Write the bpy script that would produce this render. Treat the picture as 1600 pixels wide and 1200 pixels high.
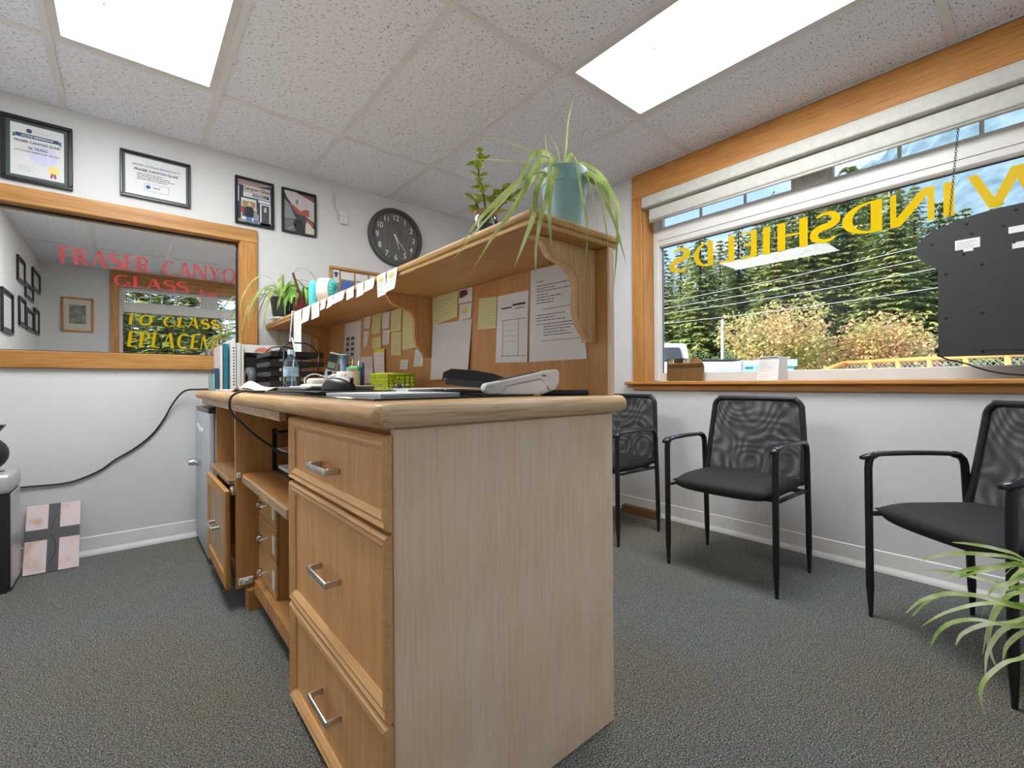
import bpy, bmesh, math, random
from mathutils import Vector, Matrix
for o in list(bpy.data.objects): bpy.data.objects.remove(o)
R = random.Random(7)
C = bpy.context.scene.collection
SC = bpy.context.scene

# ---------------------------------------------------------------- camera
cd = bpy.data.cameras.new('camera'); cam = bpy.data.objects.new('camera', cd); C.objects.link(cam)
cd.sensor_width = 36.0; cd.lens = 713.82/1600*36; cd.shift_y = -1.41/1600; cd.clip_start = .02; cd.clip_end = 3000
EYE = .92
f_ = Vector((.64465, .76448, 0)); r_ = Vector((.76446, -.64464, -.006)).normalized(); u_ = r_.cross(f_)
cam.matrix_world = Matrix(((r_.x, u_.x, -f_.x, 0), (r_.y, u_.y, -f_.y, 0), (r_.z, u_.z, -f_.z, EYE), (0, 0, 0, 1)))
SC.camera = cam

# ---------------------------------------------------------------- sky, sun, exposure
wd = bpy.data.worlds.new('sky'); SC.world = wd; wd.use_nodes = True
nt = wd.node_tree; N = nt.nodes; L = nt.links
bg = N['Background']; bg.inputs[1].default_value = .74
tc = N.new('ShaderNodeTexCoord'); sx = N.new('ShaderNodeSeparateXYZ'); L.new(tc.outputs['Generated'], sx.inputs[0])
rp = N.new('ShaderNodeValToRGB'); L.new(sx.outputs['Z'], rp.inputs[0])
rp.color_ramp.elements[0].position = 0.0; rp.color_ramp.elements[0].color = (.74, .82, .97, 1)
rp.color_ramp.elements[1].position = .75; rp.color_ramp.elements[1].color = (.16, .33, .75, 1)
e = rp.color_ramp.elements.new(.22); e.color = (.40, .57, .92, 1)
ns = N.new('ShaderNodeTexNoise'); ns.inputs['Scale'].default_value = 3.2; ns.inputs['Detail'].default_value = 7
mp = N.new('ShaderNodeMapping'); mp.inputs['Scale'].default_value = (1, 1, 2.6); L.new(tc.outputs['Generated'], mp.inputs[0]); L.new(mp.outputs[0], ns.inputs['Vector'])
cr = N.new('ShaderNodeValToRGB'); L.new(ns.outputs[0], cr.inputs[0])
cr.color_ramp.elements[0].position = .47; cr.color_ramp.elements[0].color = (0, 0, 0, 1)
cr.color_ramp.elements[1].position = .68; cr.color_ramp.elements[1].color = (1, 1, 1, 1)
mx = N.new('ShaderNodeMix'); mx.data_type = 'RGBA'; L.new(cr.outputs[0], mx.inputs[0]); L.new(rp.outputs[0], mx.inputs[6]); mx.inputs[7].default_value = (.95, .97, 1.0, 1)
L.new(mx.outputs[2], bg.inputs[0])
sl = bpy.data.lights.new('sun', 'SUN'); sl.energy = 4.5; sl.angle = .01; sl.color = (1, .93, .82)
so = bpy.data.objects.new('sun', sl); C.objects.link(so); so.location = (-20, 10, 30)
so.rotation_euler = Vector((.72, -.30, -.62)).to_track_quat('-Z', 'Y').to_euler()
SC.view_settings.view_transform = 'Standard'; SC.view_settings.look = 'None'; SC.view_settings.gamma = 1; SC.view_settings.use_curve_mapping = False
SC.view_settings.exposure = 1.25
PANEL_LIGHT = 10.5

# ---------------------------------------------------------------- materials
MATS = {}
def _bsdf(name):
    m = bpy.data.materials.new(name); m.use_nodes = True
    return m, m.node_tree.nodes, m.node_tree.links, m.node_tree.nodes['Principled BSDF']
def M(name, col=(.5, .5, .5), rough=.5, metal=0, spec=.5, noise=0, nscale=8, bump=0, bscale=60, trans=0, coat=0):
    if name in MATS: return MATS[name]
    m, n, l, b = _bsdf(name)
    b.inputs['Base Color'].default_value = (*col, 1); b.inputs['Roughness'].default_value = rough; b.inputs['Metallic'].default_value = metal
    b.inputs['Specular IOR Level'].default_value = spec; b.inputs['Coat Weight'].default_value = coat
    t = n.new('ShaderNodeTexCoord')
    ns = n.new('ShaderNodeTexNoise'); ns.inputs['Scale'].default_value = nscale; ns.inputs['Detail'].default_value = 4; l.new(t.outputs['Object'], ns.inputs['Vector'])
    r = n.new('ShaderNodeValToRGB'); l.new(ns.outputs[0], r.inputs[0])
    k = noise if noise else .04
    r.color_ramp.elements[0].position = .3; r.color_ramp.elements[1].position = .7
    r.color_ramp.elements[0].color = tuple(max(0, c*(1-k)) for c in col)+(1,); r.color_ramp.elements[1].color = tuple(min(1, c*(1+k)) for c in col)+(1,)
    l.new(r.outputs[0], b.inputs['Base Color'])
    if bump:
        n2 = n.new('ShaderNodeTexNoise'); n2.inputs['Scale'].default_value = bscale; n2.inputs['Detail'].default_value = 3; l.new(t.outputs['Object'], n2.inputs['Vector'])
        bp = n.new('ShaderNodeBump'); bp.inputs['Strength'].default_value = bump; bp.inputs['Distance'].default_value = .004; l.new(n2.outputs[0], bp.inputs['Height']); l.new(bp.outputs[0], b.inputs['Normal'])
    if trans: b.inputs['Transmission Weight'].default_value = trans
    MATS[name] = m; return m
def wood(name, c1, c2, axis='z', rough=.42, fine=.25, wave=0, seed=0):
    if name in MATS: return MATS[name]
    m, n, l, b = _bsdf(name)
    b.inputs['Roughness'].default_value = rough; b.inputs['Specular IOR Level'].default_value = .35
    t = n.new('ShaderNodeTexCoord')
    def mapped(along, across):
        mp = n.new('ShaderNodeMapping'); s = [across]*3; s['xyz'.index(axis)] = along; mp.inputs['Scale'].default_value = s
        mp.inputs['Location'].default_value = (seed*3.1, seed*1.7, seed*2.3); l.new(t.outputs['Object'], mp.inputs[0]); return mp
    a = mapped(1.1, 11); ns = n.new('ShaderNodeTexNoise'); ns.inputs['Scale'].default_value = 1; ns.inputs['Detail'].default_value = 5; ns.inputs['Distortion'].default_value = 1.1; l.new(a.outputs[0], ns.inputs['Vector'])
    r = n.new('ShaderNodeValToRGB'); r.color_ramp.elements[0].position = .32; r.color_ramp.elements[1].position = .68
    r.color_ramp.elements[0].color = (*c1, 1); r.color_ramp.elements[1].color = (*c2, 1); l.new(ns.outputs[0], r.inputs[0])
    fa = mapped(7, 190); nf = n.new('ShaderNodeTexNoise'); nf.inputs['Scale'].default_value = 1; nf.inputs['Detail'].default_value = 3; l.new(fa.outputs[0], nf.inputs['Vector'])
    rf = n.new('ShaderNodeValToRGB'); rf.color_ramp.elements[0].position = .36; rf.color_ramp.elements[1].position = .56
    rf.color_ramp.elements[0].color = (1-fine, 1-fine*1.15, 1-fine*1.3, 1); rf.color_ramp.elements[1].color = (1, 1, 1, 1); l.new(nf.outputs[0], rf.inputs[0])
    mul = n.new('ShaderNodeMix'); mul.data_type = 'RGBA'; mul.blend_type = 'MULTIPLY'; mul.inputs[0].default_value = 1; l.new(r.outputs[0], mul.inputs[6]); l.new(rf.outputs[0], mul.inputs[7])
    out = mul.outputs[2]
    if wave:
        wa = mapped(.9, 5.5); wv = n.new('ShaderNodeTexWave'); wv.wave_type = 'RINGS'; wv.inputs['Scale'].default_value = 1.2; wv.inputs['Distortion'].default_value = 5; wv.inputs['Detail'].default_value = 3; wv.inputs['Detail Scale'].default_value = 1.2; l.new(wa.outputs[0], wv.inputs['Vector'])
        rw = n.new('ShaderNodeValToRGB'); rw.color_ramp.elements[0].color = (1-wave, 1-wave*1.3, 1-wave*1.6, 1); rw.color_ramp.elements[1].color = (1, 1, 1, 1); l.new(wv.outputs[0], rw.inputs[0])
        m2 = n.new('ShaderNodeMix'); m2.data_type = 'RGBA'; m2.blend_type = 'MULTIPLY'; m2.inputs[0].default_value = 1; l.new(out, m2.inputs[6]); l.new(rw.outputs[0], m2.inputs[7]); out = m2.outputs[2]
    l.new(out, b.inputs['Base Color'])
    bp = n.new('ShaderNodeBump'); bp.inputs['Strength'].default_value = .12; bp.inputs['Distance'].default_value = .002; l.new(nf.outputs[0], bp.inputs['Height']); l.new(bp.outputs[0], b.inputs['Normal'])
    MATS[name] = m; return m
def paint(name, col, scuff):
    m, n, l, b = _bsdf(name); b.inputs['Roughness'].default_value = .75
    t = n.new('ShaderNodeTexCoord'); ns = n.new('ShaderNodeTexNoise'); ns.inputs['Scale'].default_value = 2.2; ns.inputs['Detail'].default_value = 6; l.new(t.outputs['Object'], ns.inputs['Vector'])
    r = n.new('ShaderNodeValToRGB'); r.color_ramp.elements[0].position = .25; r.color_ramp.elements[1].position = .7
    r.color_ramp.elements[0].color = tuple(c*.96 for c in col)+(1,); r.color_ramp.elements[1].color = (*col, 1); l.new(ns.outputs[0], r.inputs[0])
    v = n.new('ShaderNodeTexVoronoi'); v.inputs['Scale'].default_value = 2.3; v.inputs['Randomness'].default_value = 1; l.new(t.outputs['Object'], v.inputs['Vector'])
    rv = n.new('ShaderNodeValToRGB'); rv.color_ramp.elements[0].position = .018; rv.color_ramp.elements[1].position = .032; rv.color_ramp.elements[0].color = (scuff, scuff, scuff*.95, 1); rv.color_ramp.elements[1].color = (1, 1, 1, 1); l.new(v.outputs['Distance'], rv.inputs[0])
    mul = n.new('ShaderNodeMix'); mul.data_type = 'RGBA'; mul.blend_type = 'MULTIPLY'; mul.inputs[0].default_value = 1; l.new(r.outputs[0], mul.inputs[6]); l.new(rv.outputs[0], mul.inputs[7]); l.new(mul.outputs[2], b.inputs['Base Color'])
    n2 = n.new('ShaderNodeTexNoise'); n2.inputs['Scale'].default_value = 220; l.new(t.outputs['Object'], n2.inputs['Vector'])
    bp = n.new('ShaderNodeBump'); bp.inputs['Strength'].default_value = .06; bp.inputs['Distance'].default_value = .002; l.new(n2.outputs[0], bp.inputs['Height']); l.new(bp.outputs[0], b.inputs['Normal'])
    MATS[name] = m; return m
def carpet():
    m, n, l, b = _bsdf('carpet'); b.inputs['Roughness'].default_value = .95; b.inputs['Specular IOR Level'].default_value = .1
    t = n.new('ShaderNodeTexCoord')
    ns = n.new('ShaderNodeTexNoise'); ns.inputs['Scale'].default_value = 260; ns.inputs['Detail'].default_value = 3; l.new(t.outputs['Object'], ns.inputs['Vector'])
    r = n.new('ShaderNodeValToRGB'); cr = r.color_ramp; cr.elements[0].position = .32; cr.elements[0].color = (.026, .027, .026, 1); cr.elements[1].position = .70; cr.elements[1].color = (.44, .44, .425, 1)
    e = cr.elements.new(.5); e.color = (.148, .150, .146, 1); l.new(ns.outputs[0], r.inputs[0])
    v = n.new('ShaderNodeTexVoronoi'); v.inputs['Scale'].default_value = 170; l.new(t.outputs['Object'], v.inputs['Vector'])
    hs = n.new('ShaderNodeHueSaturation'); hs.inputs['Saturation'].default_value = .55; hs.inputs['Value'].default_value = .7; l.new(v.outputs['Color'], hs.inputs['Color'])
    m1 = n.new('ShaderNodeMix'); m1.data_type = 'RGBA'; m1.blend_type = 'OVERLAY'; m1.inputs[0].default_value = .35; l.new(r.outputs[0], m1.inputs[6]); l.new(hs.outputs[0], m1.inputs[7])
    nb = n.new('ShaderNodeTexNoise'); nb.inputs['Scale'].default_value = .9; nb.inputs['Detail'].default_value = 5; l.new(t.outputs['Object'], nb.inputs['Vector'])
    rb = n.new('ShaderNodeValToRGB'); rb.color_ramp.elements[0].position = .38; rb.color_ramp.elements[1].position = .62; rb.color_ramp.elements[0].color = (.90, .96, 1.0, 1); rb.color_ramp.elements[1].color = (.97, .91, .76, 1); l.new(nb.outputs[0], rb.inputs[0])
    m2 = n.new('ShaderNodeMix'); m2.data_type = 'RGBA'; m2.blend_type = 'MULTIPLY'; m2.inputs[0].default_value = 1; l.new(m1.outputs[2], m2.inputs[6]); l.new(rb.outputs[0], m2.inputs[7])
    l.new(m2.outputs[2], b.inputs['Base Color'])
    bp = n.new('ShaderNodeBump'); bp.inputs['Strength'].default_value = .7; bp.inputs['Distance'].default_value = .006; l.new(ns.outputs[0], bp.inputs['Height']); l.new(bp.outputs[0], b.inputs['Normal'])
    MATS['carpet'] = m; return m
def tile_mat():
    m, n, l, b = _bsdf('mineral_tile'); b.inputs['Roughness'].default_value = .9
    t = n.new('ShaderNodeTexCoord'); mp = n.new('ShaderNodeMapping'); mp.inputs['Scale'].default_value = (70, 150, 60); l.new(t.outputs['Object'], mp.inputs[0])
    ns = n.new('ShaderNodeTexNoise'); ns.inputs['Scale'].default_value = 1; ns.inputs['Detail'].default_value = 2; ns.inputs['Distortion'].default_value = .6; l.new(mp.outputs[0], ns.inputs['Vector'])
    r = n.new('ShaderNodeValToRGB'); r.color_ramp.elements[0].position = .32; r.color_ramp.elements[0].color = (.28, .28, .29, 1); r.color_ramp.elements[1].position = .40; r.color_ramp.elements[1].color = (.83, .87, .94, 1); l.new(ns.outputs[0], r.inputs[0])
    n2 = n.new('ShaderNodeTexNoise'); n2.inputs['Scale'].default_value = 300; l.new(t.outputs['Object'], n2.inputs['Vector'])
    r2 = n.new('ShaderNodeValToRGB'); r2.color_ramp.elements[0].position = .3; r2.color_ramp.elements[1].position = .6; r2.color_ramp.elements[0].color = (.86, .86, .86, 1); r2.color_ramp.elements[1].color = (1, 1, 1, 1); l.new(n2.outputs[0], r2.inputs[0])
    mul = n.new('ShaderNodeMix'); mul.data_type = 'RGBA'; mul.blend_type = 'MULTIPLY'; mul.inputs[0].default_value = 1; l.new(r.outputs[0], mul.inputs[6]); l.new(r2.outputs[0], mul.inputs[7]); l.new(mul.outputs[2], b.inputs['Base Color'])
    bp = n.new('ShaderNodeBump'); bp.inputs['Strength'].default_value = .5; bp.inputs['Distance'].default_value = .003; l.new(r.outputs[0], bp.inputs['Height']); l.new(bp.outputs[0], b.inputs['Normal'])
    MATS['mineral_tile'] = m; return m
def emis(name, col, s):
    m = bpy.data.materials.new(name); m.use_nodes = True; n = m.node_tree.nodes; l = m.node_tree.links; n.remove(n['Principled BSDF'])
    e = n.new('ShaderNodeEmission'); e.inputs[1].default_value = s; e.inputs[0].default_value = (*col, 1)
    t = n.new('ShaderNodeTexCoord'); ns = n.new('ShaderNodeTexNoise'); ns.inputs['Scale'].default_value = 4; l.new(t.outputs['Object'], ns.inputs['Vector'])
    r = n.new('ShaderNodeValToRGB'); r.color_ramp.elements[0].color = tuple(c*.93 for c in col)+(1,); r.color_ramp.elements[1].color = (*col, 1); l.new(ns.outputs[0], r.inputs[0]); l.new(r.outputs[0], e.inputs[0])
    l.new(e.outputs[0], n['Material Output'].inputs[0]); MATS[name] = m; return m
def pane_mat(name, tint, refl=None, ior=1.5, gain=1.8, rough=0.0):
    """thin pane: tinted see-through plus mirror reflection (constant for coated glass, fresnel for clear)"""
    m = bpy.data.materials.new(name); m.use_nodes = True; n = m.node_tree.nodes; l = m.node_tree.links; n.remove(n['Principled BSDF'])
    tr = n.new('ShaderNodeBsdfTransparent'); tr.inputs[0].default_value = (*tint, 1); gl = n.new('ShaderNodeBsdfGlossy'); gl.inputs['Roughness'].default_value = rough; gl.inputs[0].default_value = (1, 1, 1, 1)
    mx = n.new('ShaderNodeMixShader'); l.new(tr.outputs[0], mx.inputs[1]); l.new(gl.outputs[0], mx.inputs[2])
    if refl is not None: mx.inputs[0].default_value = refl
    else:
        fr = n.new('ShaderNodeFresnel'); fr.inputs[0].default_value = ior; mu = n.new('ShaderNodeMath'); mu.operation = 'MULTIPLY'; mu.inputs[1].default_value = gain; mu.use_clamp = True; l.new(fr.outputs[0], mu.inputs[0]); l.new(mu.outputs[0], mx.inputs[0])
    l.new(mx.outputs[0], n['Material Output'].inputs[0]); MATS[name] = m; return m
def thin_film(name, col, alpha, transl=.5):
    """vinyl / paint film that lets light through"""
    m = bpy.data.materials.new(name); m.use_nodes = True; n = m.node_tree.nodes; l = m.node_tree.links; n.remove(n['Principled BSDF'])
    d = n.new('ShaderNodeBsdfDiffuse'); d.inputs[0].default_value = (*col, 1); t = n.new('ShaderNodeBsdfTranslucent'); t.inputs[0].default_value = (*col, 1)
    a = n.new('ShaderNodeMixShader'); a.inputs[0].default_value = transl; l.new(d.outputs[0], a.inputs[1]); l.new(t.outputs[0], a.inputs[2])
    tr = n.new('ShaderNodeBsdfTransparent'); b = n.new('ShaderNodeMixShader'); b.inputs[0].default_value = alpha; l.new(tr.outputs[0], b.inputs[1]); l.new(a.outputs[0], b.inputs[2])
    l.new(b.outputs[0], n['Material Output'].inputs[0]); MATS[name] = m; return m
def mesh_fabric(name, ang, sc_):
    m = bpy.data.materials.new(name); m.use_nodes = True; n = m.node_tree.nodes; l = m.node_tree.links; b = n['Principled BSDF']
    b.inputs['Base Color'].default_value = (.012, .012, .013, 1); b.inputs['Roughness'].default_value = .6
    t = n.new('ShaderNodeTexCoord'); mp = n.new('ShaderNodeMapping'); mp.inputs['Scale'].default_value = (1, sc_, sc_); mp.inputs['Rotation'].default_value = (ang, 0, 0); l.new(t.outputs['Object'], mp.inputs[0])
    s = n.new('ShaderNodeSeparateXYZ')
    wn = n.new('ShaderNodeTexNoise'); wn.inputs['Scale'].default_value = 5.5 if sc_ > 235 else 3.5; wn.inputs['Detail'].default_value = 0; l.new(t.outputs['Object'], wn.inputs['Vector'])
    wm = n.new('ShaderNodeVectorMath'); wm.operation = 'SCALE'; wm.inputs['Scale'].default_value = 7.0; l.new(wn.outputs['Color'], wm.inputs[0])
    wa = n.new('ShaderNodeVectorMath'); wa.operation = 'ADD'; l.new(mp.outputs[0], wa.inputs[0]); l.new(wm.outputs[0], wa.inputs[1]); l.new(wa.outputs[0], s.inputs[0])
    def hole(sock):
        fr = n.new('ShaderNodeMath'); fr.operation = 'FRACT'; l.new(sock, fr.inputs[0]); g = n.new('ShaderNodeMath'); g.operation = 'GREATER_THAN'; g.inputs[1].default_value = .40; l.new(fr.outputs[0], g.inputs[0]); return g
    mu = n.new('ShaderNodeMath'); mu.operation = 'MULTIPLY'; l.new(hole(s.outputs['Y']).outputs[0], mu.inputs[0]); l.new(hole(s.outputs['Z']).outputs[0], mu.inputs[1])
    tr = n.new('ShaderNodeBsdfTransparent'); mx = n.new('ShaderNodeMixShader'); l.new(mu.outputs[0], mx.inputs[0]); l.new(b.outputs[0], mx.inputs[1]); l.new(tr.outputs[0], mx.inputs[2]); l.new(mx.outputs[0], n['Material Output'].inputs[0])
    MATS[name] = m; return m
def foliage(name, cols, scale=.9, transl=.35, detail=3):
    m = bpy.data.materials.new(name); m.use_nodes = True; n = m.node_tree.nodes; l = m.node_tree.links; n.remove(n['Principled BSDF'])
    t = n.new('ShaderNodeTexCoord'); ns = n.new('ShaderNodeTexNoise'); ns.inputs['Scale'].default_value = scale; ns.inputs['Detail'].default_value = detail; l.new(t.outputs['Object'], ns.inputs['Vector'])
    r = n.new('ShaderNodeValToRGB'); els = r.color_ramp.elements
    for i, c in enumerate(cols):
        p = .3+.4*i/(len(cols)-1); el = els[i] if i < 2 else els.new(p); el.position = p; el.color = (*c, 1)
    l.new(ns.outputs[0], r.inputs[0])
    d = n.new('ShaderNodeBsdfDiffuse'); tl = n.new('ShaderNodeBsdfTranslucent'); l.new(r.outputs[0], d.inputs[0]); l.new(r.outputs[0], tl.inputs[0])
    mx = n.new('ShaderNodeMixShader'); mx.inputs[0].default_value = transl; l.new(d.outputs[0], mx.inputs[1]); l.new(tl.outputs[0], mx.inputs[2]); l.new(mx.outputs[0], n['Material Output'].inputs[0])
    MATS[name] = m; return m

WALL = paint('wall_paint', (.665, .667, .668), .82); CARPET = carpet(); TILE = tile_mat()
OAK_Y = wood('oak_casing_y', (.48, .21, .05), (.60, .29, .085), 'y'); OAK_Z = wood('oak_casing_z', (.47, .215, .055), (.60, .30, .09), 'z', seed=1); OAK_X = wood('oak_casing_x', (.46, .22, .06), (.60, .32, .105), 'x', wave=.18, seed=2)
BIRCH = wood('birch_end_panel', (.90, .67, .46), (.94, .75, .55), 'z', fine=.07, wave=.05, seed=3)
FRONT = wood('maple_front', (.70, .35, .13), (.78, .43, .18), 'z', fine=.14, seed=4); FRONT_E = wood('maple_edge', (.70, .38, .15), (.78, .47, .21), 'y', fine=.12, seed=5)
CARC = wood('carcass_wood', (.46, .22, .075), (.58, .31, .12), 'z', fine=.12, seed=6); SHELFW = wood('shelf_wood', (.42, .19, .06), (.54, .27, .10), 'y', fine=.16, seed=7)
NOSE_Y = wood('nosing_y', (.52, .30, .12), (.68, .44, .21), 'y', fine=.25, seed=8); NOSE_X = wood('nosing_x', (.68, .47, .27), (.80, .60, .39), 'x', fine=.28, seed=9)
HUTCHP = wood('hutch_panel', (.52, .25, .085), (.60, .32, .12), 'z', fine=.14, seed=10); CORB = wood('corbel_wood', (.60, .36, .17), (.76, .51, .28), 'z', fine=.2, seed=11)
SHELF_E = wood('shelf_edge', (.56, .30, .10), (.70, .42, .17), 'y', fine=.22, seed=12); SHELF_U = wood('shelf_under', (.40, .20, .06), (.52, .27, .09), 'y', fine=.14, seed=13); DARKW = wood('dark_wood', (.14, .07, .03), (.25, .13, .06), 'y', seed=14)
BLACKP = M('black_plastic', (.012, .012, .013), .4); BLACKM = M('black_metal', (.010, .010, .011), .33); BLACKS = M('black_satin', (.02, .02, .022), .25); SEATF = M('seat_fabric', (.014, .014, .016), .75, bump=.4, bscale=500)
WHITEP = M('white_plastic', (.70, .70, .69), .35); VINYL = M('white_vinyl', (.68, .68, .655), .4); BLIND = M('blind_fabric', (.56, .56, .51), .6, noise=.06, nscale=30)
STEEL = M('brushed_steel', (.62, .61, .58), .32, metal=1, noise=.08, nscale=40); CHROME = M('chrome', (.8, .8, .8), .12, metal=1)
PAPER = M('paper', (.74, .735, .73), .8); PAPERY = M('yellow_legal_paper', (.66, .64, .32), .8); PAPERG = M('grey_paper', (.68, .67, .68), .8); INK = M('ink', (.05, .05, .06), .8); INKR = M('red_ink', (.55, .14, .09), .8); INKG = M('pale_ink', (.36, .37, .42), .8); INKB = M('blue_ink', (.06, .10, .32), .7); GOLDI = M('gold_ink', (.74, .60, .14), .6)
GLASS = pane_mat('clear_pane', (.97, .985, .98), gain=.45); MIRRORPANE = pane_mat('coated_pane', (.40, .42, .44), refl=.88); MIRROR = pane_mat('dark_mirror', (0, 0, 0), refl=.75)
YEL = thin_film('yellow_vinyl', (.95, .62, .01), .97, .55); REDF = thin_film('red_paint', (.60, .06, .07), .50, .4)
DIFF = emis('light_diffuser', (.97, .99, 1.0), PANEL_LIGHT); TBAR = M('grid_white', (.70, .70, .70), .5); MESHF = (mesh_fabric('mesh_fabric', .785, 230), mesh_fabric('mesh_fabric_lining', .800, 238))
BLADE = foliage('spider_leaf', [(.22, .34, .08), (.42, .52, .18), (.62, .68, .40)], 14, .35); BLADE2 = foliage('spider_leaf_variegated', [(.26, .44, .08), (.58, .68, .30), (.84, .88, .70)], 11, .35); BLADE3 = foliage('spider_leaf_bright', [(.05, .20, .02), (.16, .38, .05), (.50, .62, .26)], 16, .3)
JADE = foliage('succulent_leaf', [(.16, .30, .04), (.34, .45, .09), (.55, .58, .18)], 25, .2); BARK = M('bark', (.10, .065, .04), .9, noise=.3); SOIL = M('soil', (.03, .02, .014), .95, noise=.4, nscale=90)

# ---------------------------------------------------------------- mesh helpers
WL = {}
class MB:
    def __init__(s, tf=None): s.v = []; s.f = []; s.tf = tf
    def add(s, vs, fs):
        b = len(s.v); s.v += [tuple(v) for v in vs]; s.f += [tuple(i+b for i in f) for f in fs]; return s
    def box(s, x0, x1, y0, y1, z0, z1):
        return s.add([(x0, y0, z0), (x1, y0, z0), (x1, y1, z0), (x0, y1, z0), (x0, y0, z1), (x1, y0, z1), (x1, y1, z1), (x0, y1, z1)], [(0, 3, 2, 1), (4, 5, 6, 7), (0, 1, 5, 4), (1, 2, 6, 5), (2, 3, 7, 6), (3, 0, 4, 7)])
    def rbox(s, x0, x1, y0, y1, z0, z1, r=.004, seg=2):
        bm = bmesh.new(); bmesh.ops.create_cube(bm, size=1)
        for v in bm.verts: v.co = Vector(((x0+x1)/2+v.co.x*(x1-x0), (y0+y1)/2+v.co.y*(y1-y0), (z0+z1)/2+v.co.z*(z1-z0)))
        r = min(r, .49*min(x1-x0, y1-y0, z1-z0)); bmesh.ops.bevel(bm, geom=list(bm.edges), offset=r, segments=seg, profile=.5, affect='EDGES')
        bm.verts.index_update(); s.add([v.co[:] for v in bm.verts], [[v.index for v in f.verts] for f in bm.faces]); bm.free(); return s
    def prism(s, poly, axis, lo, hi):
        n = len(poly); P = {'x': lambda a, b, t: (t, a, b), 'y': lambda a, b, t: (a, t, b), 'z': lambda a, b, t: (a, b, t)}[axis]
        return s.add([P(a, b, lo) for a, b in poly]+[P(a, b, hi) for a, b in poly], [tuple(range(n)), tuple(range(2*n-1, n-1, -1))]+[(i, (i+1) % n, n+(i+1) % n, n+i) for i in range(n)])
    def lathe(s, prof, c=(0, 0, 0), seg=24, axis='z'):
        vs = []; fs = []; n = len(prof)
        for k in range(seg):
            a = 2*math.pi*k/seg; ca, sa = math.cos(a), math.sin(a)
            for r, h in prof:
                p = {'z': (r*ca, r*sa, h), 'y': (r*ca, h, r*sa), 'x': (h, r*ca, r*sa)}[axis]; vs.append((c[0]+p[0], c[1]+p[1], c[2]+p[2]))
        for k in range(seg):
            k2 = (k+1) % seg
            for i in range(n-1): fs.append((k*n+i, k2*n+i, k2*n+i+1, k*n+i+1))
        if prof[0][0] > 1e-6: fs.append(tuple(k*n for k in range(seg)))
        if prof[-1][0] > 1e-6: fs.append(tuple(k*n+n-1 for k in range(seg)))
        return s.add(vs, fs)
    def tube(s, path, r, seg=8, flat=1.0, up=None, cap=True):
        P = [Vector(p) for p in path]; n = len(P); vs = []; fs = []; rr = r if isinstance(r, (list, tuple)) else [r]*n; ref = None
        for i in range(n):
            t = (P[min(i+1, n-1)]-P[max(i-1, 0)]).normalized()
            if ref is None: ref = Vector(up) if up else (Vector((0, 0, 1)) if abs(t.z) < .9 else Vector((1, 0, 0)))
            a = t.cross(ref)
            if a.length < 1e-5: a = t.cross(Vector((.3, .8, .5)))
            a.normalize(); b = a.cross(t).normalized(); ref = b
            for k in range(seg):
                an = 2*math.pi*k/seg; vs.append((P[i]+a*math.cos(an)*rr[i]*flat+b*math.sin(an)*rr[i])[:])
        for i in range(n-1):
            for k in range(seg): fs.append((i*seg+k, i*seg+(k+1) % seg, (i+1)*seg+(k+1) % seg, (i+1)*seg+k))
        if cap: fs += [tuple(range(seg)), tuple((n-1)*seg+k for k in range(seg))]
        return s.add(vs, fs)
    def build(s, name, mat, parent=None, smooth=False, norm=True):
        vs = [Vector(v) for v in s.v]
        if s.tf: vs = [Vector(s.tf(v)) for v in vs]
        off = WL.get(parent.name, Vector((0, 0, 0))) if parent else Vector((0, 0, 0))
        me = bpy.data.meshes.new(name); me.from_pydata([(v-off)[:] for v in vs], [], s.f)
        if norm:
            bm = bmesh.new(); bm.from_mesh(me); bmesh.ops.recalc_face_normals(bm, faces=bm.faces); bm.to_mesh(me); bm.free()
        me.materials.append(mat)
        if smooth:
            for p in me.polygons: p.use_smooth = True
            if smooth == 'auto' and hasattr(me, 'set_sharp_from_angle'): me.set_sharp_from_angle(angle=math.radians(38))
        o = bpy.data.objects.new(name, me); C.objects.link(o)
        if parent: o.parent = parent
        WL[o.name] = off
        return o
    def solo(s, name, mat, label, cat, group=None, smooth=False, kind=None, norm=True):
        vs = [Vector(s.tf(v)) if s.tf else Vector(v) for v in s.v]
        x = [v.x for v in vs]; y = [v.y for v in vs]; z = [v.z for v in vs]
        c = Vector(((min(x)+max(x))/2, (min(y)+max(y))/2, min(z))); s.v = [v-c for v in vs]; s.tf = None
        o = s.build(name, mat, None, smooth, norm); o.location = c; WL[o.name] = c
        return tag(o, label, cat, group, kind)
def tag(o, label=None, cat=None, group=None, kind=None):
    if label: o['label'] = label
    if cat: o['category'] = cat
    if group: o['group'] = group
    if kind: o['kind'] = kind
    return o
def thing(name, label, cat, loc=(0, 0, 0), group=None):
    o = bpy.data.objects.new(name, None); C.objects.link(o); o.location = loc; o.empty_display_size = .05; WL[o.name] = Vector(loc)
    return tag(o, label, cat, group)
def struct(o): o['kind'] = 'structure'; return o
def copy_tree(o, parent=None):
    c = o.copy(); C.objects.link(c); c.parent = parent
    for ch in o.children: copy_tree(ch, c)
    return c
def smoothpath(pts, n=24):
    P = [Vector(p) for p in pts]; m = len(P); out = []
    for i in range(m-1):
        p0 = P[max(i-1, 0)]; p1 = P[i]; p2 = P[i+1]; p3 = P[min(i+2, m-1)]; k = max(2, n//(m-1))
        for j in range(k):
            t = j/k; out.append(.5*((2*p1)+(-p0+p2)*t+(2*p0-5*p1+4*p2-p3)*t*t+(-p0+3*p1-3*p2+p3)*t**3))
    out.append(P[-1]); return out
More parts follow.
